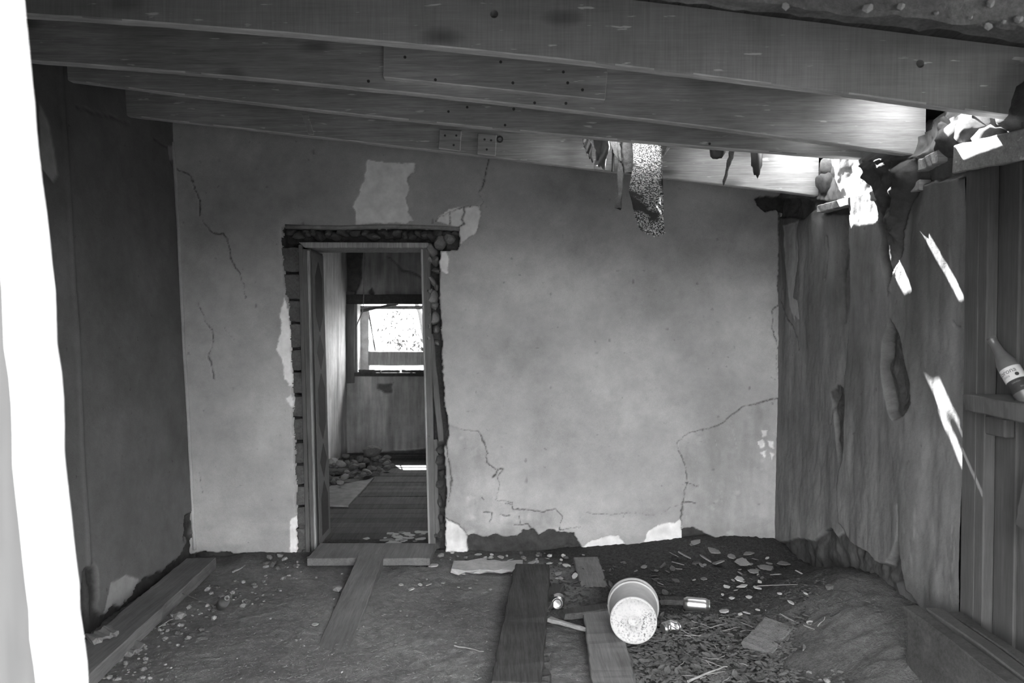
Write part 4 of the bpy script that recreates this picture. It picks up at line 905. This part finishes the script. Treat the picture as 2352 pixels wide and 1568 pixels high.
a = a0 + .35; crp = Vector((.0312 * math.cos(a), .0312 * math.sin(a), .098)); cr.transform(Qb @ Matrix.Translation(crp) @ Vector((math.cos(a), math.sin(a), 0)).to_track_quat('Z', 'Y').to_matrix().to_4x4())
# dusty bottle on the floor at left
fb0, fb1 = zf(508, 1390, .02), zf(522, 1372, .12)
M['dust'] = mat_plain('dust_covered_glass', .2, .85, .1, .2, 25)
bottle(fb0, (fb1 - fb0), 'dust-covered bottle lying in the rubble near the left sleeper', M['dust'], .82)

# ---- low wooden bench against the right wall
bn = empty('wooden_bench', (1.58, 2.0, 0)); tag(bn, 'low dirt-strewn plank bench in the lower right corner', 'bench')
for k, (xa, xb) in enumerate([(1.425, 1.485), (1.49, 1.55), (1.555, 1.60)]):
    w0(board('top_plank', ((xa + xb) / 2 + .01, 2.62 - .03 * k, .365), ((xa + xb) / 2 - .02, 1.1, .35), xb - xa, .03, M['dusty_plank'] if k != 1 else M['vboard'], side=(1, 0, 0), wear=.012, seed=80 + k), bn)
w0(board('front_plank', (1.44, 2.58, .19), (1.44, 1.1, .18), .33, .025, M['dusty_plank'], side=(0, 0, 1), wear=.012, seed=84), bn)
w0(board('end_plank', (1.435, 2.58, .19), (1.595, 2.60, .19), .33, .025, M['dusty_plank'], side=(0, 0, 1), wear=.012, seed=85), bn)
tag(board('leaning_offcut', onX(2374, 1090, 1.63), onX(2352, 1212, 1.63), .06, .02, M['vboard'], side=(0, 1, 0), wear=.006, seed=87), 'grey offcut of board leaning at the right edge above the bench', 'board')

# ================================================================== RUBBLE, LITTER, OUTSIDE
def obj_copy(name, me, mat, loc, scale, rot, label=None, cat=None, group=None, parent=None):
    o = bpy.data.objects.new(name, me); C.objects.link(o); o.location = loc; o.scale = scale; o.rotation_euler = rot
    if not me.materials: me.materials.append(M[mat])
    if me.materials[0] is not M[mat]:
        o.material_slots[0].link = 'OBJECT'; o.material_slots[0].material = M[mat]
    return tag(o, label, cat, group)
st = [stone_mesh('stone', 500 + i, 1, .22, .75) for i in range(6)]
sh = [shard_mesh('shard', 600 + i, .22) for i in range(6)]
def looks(px_w, mat, label):
    tone = {'stone': 'grey', 'stone_pale': 'pale', 'stone_dark': 'dark', 'shard': 'whitish', 'shard_dull': 'dusty'}.get(mat, 'grey')
    size = 'tiny' if px_w < 7 else 'pea-sized' if px_w < 10 else 'small' if px_w < 14 else 'thumb-sized' if px_w < 19 else 'fist-sized' if px_w < 30 else 'large'
    return label.replace('{}', size + ' ' + tone)
def put_stone(px, py, wpx, mat, label, group=None, flat=1.0, lift=0.0):
    p_ = zf(px, py); s = wpx / 2 / (F / p_.y)
    return obj_copy('stone', random.choice(st), mat, p_ + Vector((0, 0, s * .3 * flat + lift)), (s, s * random.uniform(.7, 1), s * .8 * flat), (random.uniform(-.3, .3), random.uniform(-.3, .3), random.uniform(0, 6)), looks(wpx, mat, label), 'stone', group)
def put_shard(px, py, wpx, mat, label, group=None, lift=0.0, tilt=.25, cat='plaster'):
    p_ = zf(px, py); s = wpx / 2 / (F / p_.y)
    return obj_copy('plaster_shard', random.choice(sh), mat, p_ + Vector((0, 0, .004 + lift)), (s, s * random.uniform(.6, 1.1), max(s * .5, .012)), (random.uniform(-tilt, tilt), random.uniform(-tilt, tilt), random.uniform(0, 6)), looks(wpx, mat, label), cat, group)
put_stone(775, 1355, 34, 'stone', 'rounded stone leaning on the doorway sleeper, left side')
put_stone(413, 1418, 36, 'stone', 'largest oblong stone right of the left sleeper')
put_stone(335, 1450, 24, 'stone', 'round stone against the middle of the left sleeper edge')
put_stone(625, 1300, 30, 'stone_dark', 'dark upright stone near the back wall left of the doorway')
put_stone(1012, 1278, 22, 'stone', 'stone lying at the right foot of the door frame')
put_stone(234, 1545, 26, 'stone_pale', 'pale stone at the near end of the left sleeper')
put_stone(2120, 1545, 40, 'stone', 'biggest pale clod on the dirt mound below the bench')
put_stone(2032, 1445, 22, 'stone', 'round clod on the slope under the right wall')
put_stone(1905, 1352, 30, 'stone_dark', 'dark clod at the foot of the right wall')
put_stone(1238, 1275, 20, 'stone_dark', 'dark lump in the broken base of the back wall')
# pale plaster shards you can count by the doorway sleeper
for k, (a, b_, w) in enumerate([(995, 1300, 38), (945, 1354, 26), (965, 1344, 18), (985, 1344, 16), (1018, 1340, 20), (922, 1344, 18), (722, 1436, 28), (1058, 1318, 28), (1098, 1275, 22), (1180, 1322, 20), (1150, 1280, 22), (1285, 1330, 26), (1262, 1295, 24), (1230, 1300, 30), (1300, 1300, 28), (1052, 1350, 10), (1080, 1352, 8)]):
    put_shard(a, b_, w, 'shard', '{} plaster chip lying between the doorway sleeper and the rotten sleeper', 'pale plaster chips near the doorway')
for k, (a, b_, w) in enumerate([(1340, 1278, 14), (1670, 1352, 22), (1690, 1360, 18), (1705, 1350, 30), (1740, 1355, 34), (1700, 1335, 36), (1660, 1370, 14), (1680, 1378, 18), (1720, 1375, 20), (1665, 1408, 36), (1700, 1415, 16), (1715, 1412, 22), (1740, 1405, 18), (1820, 1390, 30), (1790, 1368, 18), (1765, 1408, 16), (1860, 1435, 26), (1930, 1440, 40), (1850, 1368, 14), (1745, 1340, 18)]):
    put_shard(a, b_, w, 'shard', '{} plaster flake in the dark litter right of the whole can', 'pale flakes right of the can', lift=.006)
for a, b_, w in [(1600, 1268, 40), (1575, 1290, 50), (1620, 1290, 46), (1650, 1300, 40), (1560, 1305, 44), (1680, 1290, 36), (1705, 1305, 40), (1640, 1275, 40), (1610, 1305, 30), (1760, 1310, 44), (1800, 1300, 40), (1840, 1322, 46), (1780, 1330, 40), (1730, 1320, 34), (1550, 1285, 30), (1600, 1256, 34), (1720, 1278, 36)]:
    put_shard(a, b_, w, 'shard_dull', '{} plaster slab piled in the back right corner', 'slabs piled in the back right corner', lift=random.uniform(.005, .03), tilt=.5)
# loose stones along the left sleeper and across the floor
def area(poly_x, poly_y): return random.uniform(*poly_x), random.uniform(*poly_y)
for k in range(90):
    t_ = random.random(); a = 300 + 330 * t_ + random.uniform(0, 95); b_ = 1470 - 175 * t_ + random.uniform(-30, 30)
    if a < 500 - (b_ - 1285) * 1.15 + 30: a += 60
    put_stone(a, b_, random.choice([7, 9, 11, 14, 17, 20]), random.choice(['stone', 'stone', 'stone_dark', 'stone_pale']), '{} stone in the rubble right of the left sleeper', 'rubble along the left sleeper')
for k in range(40):
    put_stone(*area((215, 420), (1480, 1565)), random.choice([8, 10, 13, 18]), random.choice(['stone', 'stone_pale', 'stone']), '{} stone on the lit dirt at lower left', 'stones on the dirt at lower left')
for k in range(55):
    put_stone(*area((520, 1130), (1285, 1560)), random.choice([5, 6, 8, 10]), random.choice(['stone', 'stone_pale', 'stone_dark']), '{} pebble on the dirt between the sleepers', 'pebbles between the sleepers')
for k in range(60):
    put_stone(*area((1850, 2220), (1440, 1570)), random.choice([8, 12, 16, 22]), random.choice(['stone_dark', 'stone', 'stone_dark']), '{} clod on the dirt mound at lower right', 'clods on the mound at lower right')
for k in range(30):
    put_stone(*area((1030, 1345), (1270, 1300)), random.choice([8, 12, 16]), random.choice(['stone_dark', 'stone', 'shard']), '{} crumb fallen at the foot of the back wall', 'crumbs under the back wall')
for k in range(60):
    a = random.uniform(1030, 1780); b_ = random.uniform(1284, 1345) ; put_shard(a, b_, random.choice([10, 14, 18, 26]), random.choice(['shard_dull', 'shard_dull', 'shard', 'stone_dark']), '{} plaster crumb strewn along the foot of the back wall', 'plaster crumbs along the back wall', lift=.004, tilt=.4)
# twigs
def twig(px0, py0, px1, py1, r_, label, group=None, lift=.012, kink=.02):
    a, b_ = zf(px0, py0, lift), zf(px1, py1, lift * 1.5); pts = []
    for i in range(7):
        f = i / 6; p_ = a.lerp(b_, f) + Vector((n1(f * 5, int(px0) % 17), n1(f * 5 + 3, int(px0) % 13), 0)) * kink; p_.z = max(p_.z, fz(p_.x, p_.y) + r_); pts.append(p_)
    return tag(link('twig', tube_mesh('twig', pts, [r_ * (1 - .5 * i / 6) for i in range(7)], 5), M['twig']), label, 'twig', group)
twig(405, 1357, 490, 1390, .0028, 'long straight pale straw lying off the left sleeper', lift=.05, kink=.0)
twig(362, 1440, 398, 1420, .003, 'short pale twig beside the largest oblong stone')
twig(296, 1481, 338, 1482, .003, 'dark short stick on the flat grey slab')
twig(535, 1314, 565, 1298, .006, 'pale broken stick near the back wall left of the doorway')
twig(1045, 1482, 1115, 1497, .004, 'thin root lying left of the rotten sleeper end')
twig(1580, 1565, 1660, 1530, .006, 'curved bark stick in the litter at bottom centre right')
twig(1790, 1410, 1870, 1450, .004, 'long dark twig pointing to the right wall')
twig(1740, 1345, 1830, 1342, .0025, 'thin forked pale twig over the flakes')
twig(1878, 1446, 1898, 1416, .0025, 'bent pale twig standing on the mound')
for k in range(26):
    a, b_ = area((1500, 1800), (1420, 1560)); twig(a, b_, a + random.uniform(-50, 50), b_ + random.uniform(-18, 18), .0018, 'thin twig tangled in the leaf litter', 'twigs in the leaf litter')
# leaves: an oval blade folded along its rib
def leaf_mesh(seed):
    r = random.Random(seed); V_, Fc = [], []; n = 6
    for i in range(n + 1):
        f = i / n; w = .32 * math.sin(math.pi * min(1, f * .96 + .02)) ** .8; c = r.uniform(-.04, .04)
        V_ += [(f - .5, -w, .10 * w + c + .25 * (f - .5) ** 2), (f - .5, 0, -.04 + c * .4 + .25 * (f - .5) ** 2), (f - .5, w, .12 * w + c + .25 * (f - .5) ** 2)]
    for i in range(n): Fc += [(3 * i, 3 * i + 3, 3 * i + 4, 3 * i + 1), (3 * i + 1, 3 * i + 4, 3 * i + 5, 3 * i + 2)]
    V2 = V_ + [(x_, y_, z_ - .02) for x_, y_, z_ in V_]; n0 = len(V_)
    return pmesh('leaf', V2, Fc + [tuple(v_ + n0 for v_ in f_[::-1]) for f_ in Fc])
lv = [leaf_mesh(i) for i in range(5)]
for k in range(170):
    a, b_ = area((1480, 1800), (1425, 1566))
    if k % 4 == 0: a, b_ = area((1250, 1560), (1300, 1420))
    p_ = zf(a, b_); s = random.uniform(.025, .06)
    obj_copy('dry_leaf', random.choice(lv), 'leaf', p_ + Vector((0, 0, .012)), (s, s * random.uniform(.6, 1), s), (random.uniform(-.5, .5), random.uniform(-.5, .5), random.uniform(0, 6)), ('narrow ' if k % 2 else 'broad ') + ('small ' if s < .042 else 'big ') + ('dry curled leaf behind the bucket' if k % 4 == 0 else 'dry curled leaf in the litter right of the bucket'), 'leaf', 'leaf litter round the bucket')
# fine litter and grit too small to count
def grit(name, n, px, py, size, mat, label, cat, flat=.5):
    V_, Fc = [], []
    for k in range(n):
        p_ = zf(*area(px, py))
        if not (-1.80 < p_.x < (1.36 if p_.y < 2.62 else 1.55)) or p_.y > D - .06: continue
        s = random.uniform(*size); an = random.uniform(0, 6); i0 = len(V_)
        e = random.uniform(1, 3)
        for (x_, y_, z_) in ((-1, 0, 0), (1, 0, 0), (0, -1, 0), (0, 1, 0), (0, 0, flat)):
            x2, y2 = x_ * s * e, y_ * s; V_.append((p_.x + x2 * math.cos(an) - y2 * math.sin(an), p_.y + x2 * math.sin(an) + y2 * math.cos(an), p_.z + .004 + z_ * s))
        Fc += [(i0, i0 + 2, i0 + 4), (i0 + 2, i0 + 1, i0 + 4), (i0 + 1, i0 + 3, i0 + 4), (i0 + 3, i0, i0 + 4)]
    return tag(link(name, pmesh(name, V_, Fc), M[mat]), label, cat, None, 'stuff')
grit('leaf_crumbs', 2200, (1430, 1830), (1410, 1568), (.004, .012), 'leaf', 'fine crumbled leaf litter right of the bucket', 'litter')
grit('wood_crumbs', 1600, (1250, 1850), (1290, 1430), (.003, .009), 'plank_dark', 'dark wood crumbs spread over the floor behind the bucket', 'litter')
grit('gravel', 1500, (210, 1130), (1285, 1568), (.0015, .005), 'stone', 'fine gravel on the dirt left of the rotten sleeper', 'gravel')
grit('clod_crumbs', 900, (1800, 2230), (1330, 1568), (.003, .009), 'stone_dark', 'crumbled mud on the mound below the right wall', 'rubble')

# ---- rubble in the second room
rk = [stone_mesh('fallen_stone', 700 + i, 2, .2, .8) for i in range(5)]
def rub(px, py, w, z, mat, lab, grp=None):
    p_ = onZ(px, py, z); s = w / 2 / (F / p_.y)
    obj_copy('fallen_stone', random.choice(rk), mat, p_, (s, s * .9, s * .75), (random.uniform(-.4, .4), random.uniform(-.4, .4), random.uniform(0, 6)), looks(w, mat, lab), 'stone', grp)
rub(765, 1062, 40, .10, 'stone', 'large pale stone beside the stencilled door reveal in the far room')
rub(855, 1035, 46, .16, 'stone_dark', 'largest dark stone on top of the heap in the far room')
for k in range(75):
    f = random.random() ** .7; a = random.uniform(750, 930 - 60 * f); b_ = random.uniform(1045, 1048 + 60 * (1 - (a - 750) / 220) + 12)
    rub(a, b_, random.choice([12, 16, 20, 26]), random.uniform(.02, .12) * (1 - (a - 750) / 260), random.choice(['stone_dark', 'stone_dark', 'stone']), '{} lump of broken masonry in the heap on the far room floor', 'masonry heap in the far room')
p0 = onZ(748, 1150, .02); ps = [onZ(a, b_, .03) for a, b_ in [(735, 1158), (800, 1160), (860, 1095), (850, 1100), (760, 1115), (735, 1130)]]
me = pmesh('fallen_sheet', [tuple(v) for v in ps] + [tuple(v - Vector((0, 0, .015))) for v in ps], [tuple(range(6)), tuple(range(11, 5, -1))] + [(i, i + 6, (i + 1) % 6 + 6, (i + 1) % 6) for i in range(6)])
bm = bmesh.new(); bm.from_mesh(me); bmesh.ops.recalc_face_normals(bm, faces=bm.faces); bm.to_mesh(me); bm.free()
tag(link('fallen_sheet', me, M['shard_dull']), 'flat fallen ceiling sheet lying on the far room floor', 'sheet')
for k in range(46):
    a = random.gauss(920, 28); b_ = random.gauss(1234, 7); p_ = onZ(a, b_, .014); s = random.uniform(.015, .045)
    obj_copy('plaster_shard', random.choice(sh), random.choice(['shard', 'shard_dull']), p_, (s, s, .01), (0, 0, random.uniform(0, 6)), 'pale plaster chip on the boards just inside the doorway', 'plaster', 'plaster chips inside the doorway')
# cord, hanging in front of the far window
cp = [onY(a, b_, 7.6) for a, b_ in [(838, 588), (836, 640), (835, 690), (833, 715), (824, 735), (816, 757)]]
tag(link('electric_cord', tube_mesh('electric_cord', [Vector((cp[0].x, 7.6, 2.63))] + cp, .006, 6), M['twig']), 'thin cord hanging from the ceiling before the far window', 'cord')
# tree beyond the far window
def tree(px, py, Y, lab, n, spread):
    base = onY(px, py, Y); r_ = empty('tree', (base.x + .6, Y, -.08)); tag(r_, lab, 'tree', 'trees beyond the far window')
    tr = tube_mesh('trunk', [(base.x + .6, Y, -.08), (base.x + .5, Y, .8), (base.x + .35, Y, 1.6), (base.x + .1, Y, 2.3), (base.x - .1, Y, 2.9)], [.07, .06, .045, .03, .015], 8); w0(link('trunk', tr, M['bark']), r_)
    V_, Fc = [], []
    for c_ in spread:
        cc = onY(c_[0], c_[1], Y)
        for k in range(n):
            p_ = cc + Vector((random.gauss(0, c_[2]), random.gauss(0, c_[2]), random.gauss(0, c_[2]))); s = random.uniform(.03, .07); d1 = Vector((random.gauss(0, 1), random.gauss(0, 1), random.gauss(0, 1))).normalized(); d2 = d1.orthogonal().normalized()
            i0 = len(V_); V_ += [p_ - d1 * s, p_ + d2 * s * .4, p_ + d1 * s, p_ - d2 * s * .4]; Fc.append((i0, i0 + 1, i0 + 2, i0 + 3))
    w0(link('foliage', pmesh('foliage', V_, Fc), M['foliage']), r_)
tree(925, 760, 15.0, 'small leafy tree in the bright light beyond the far window', 55, [(925, 720, .16), (908, 740, .14), (900, 775, .14), (915, 790, .10), (958, 765, .14), (965, 795, .12), (1010, 740, .4), (1040, 700, .5)])
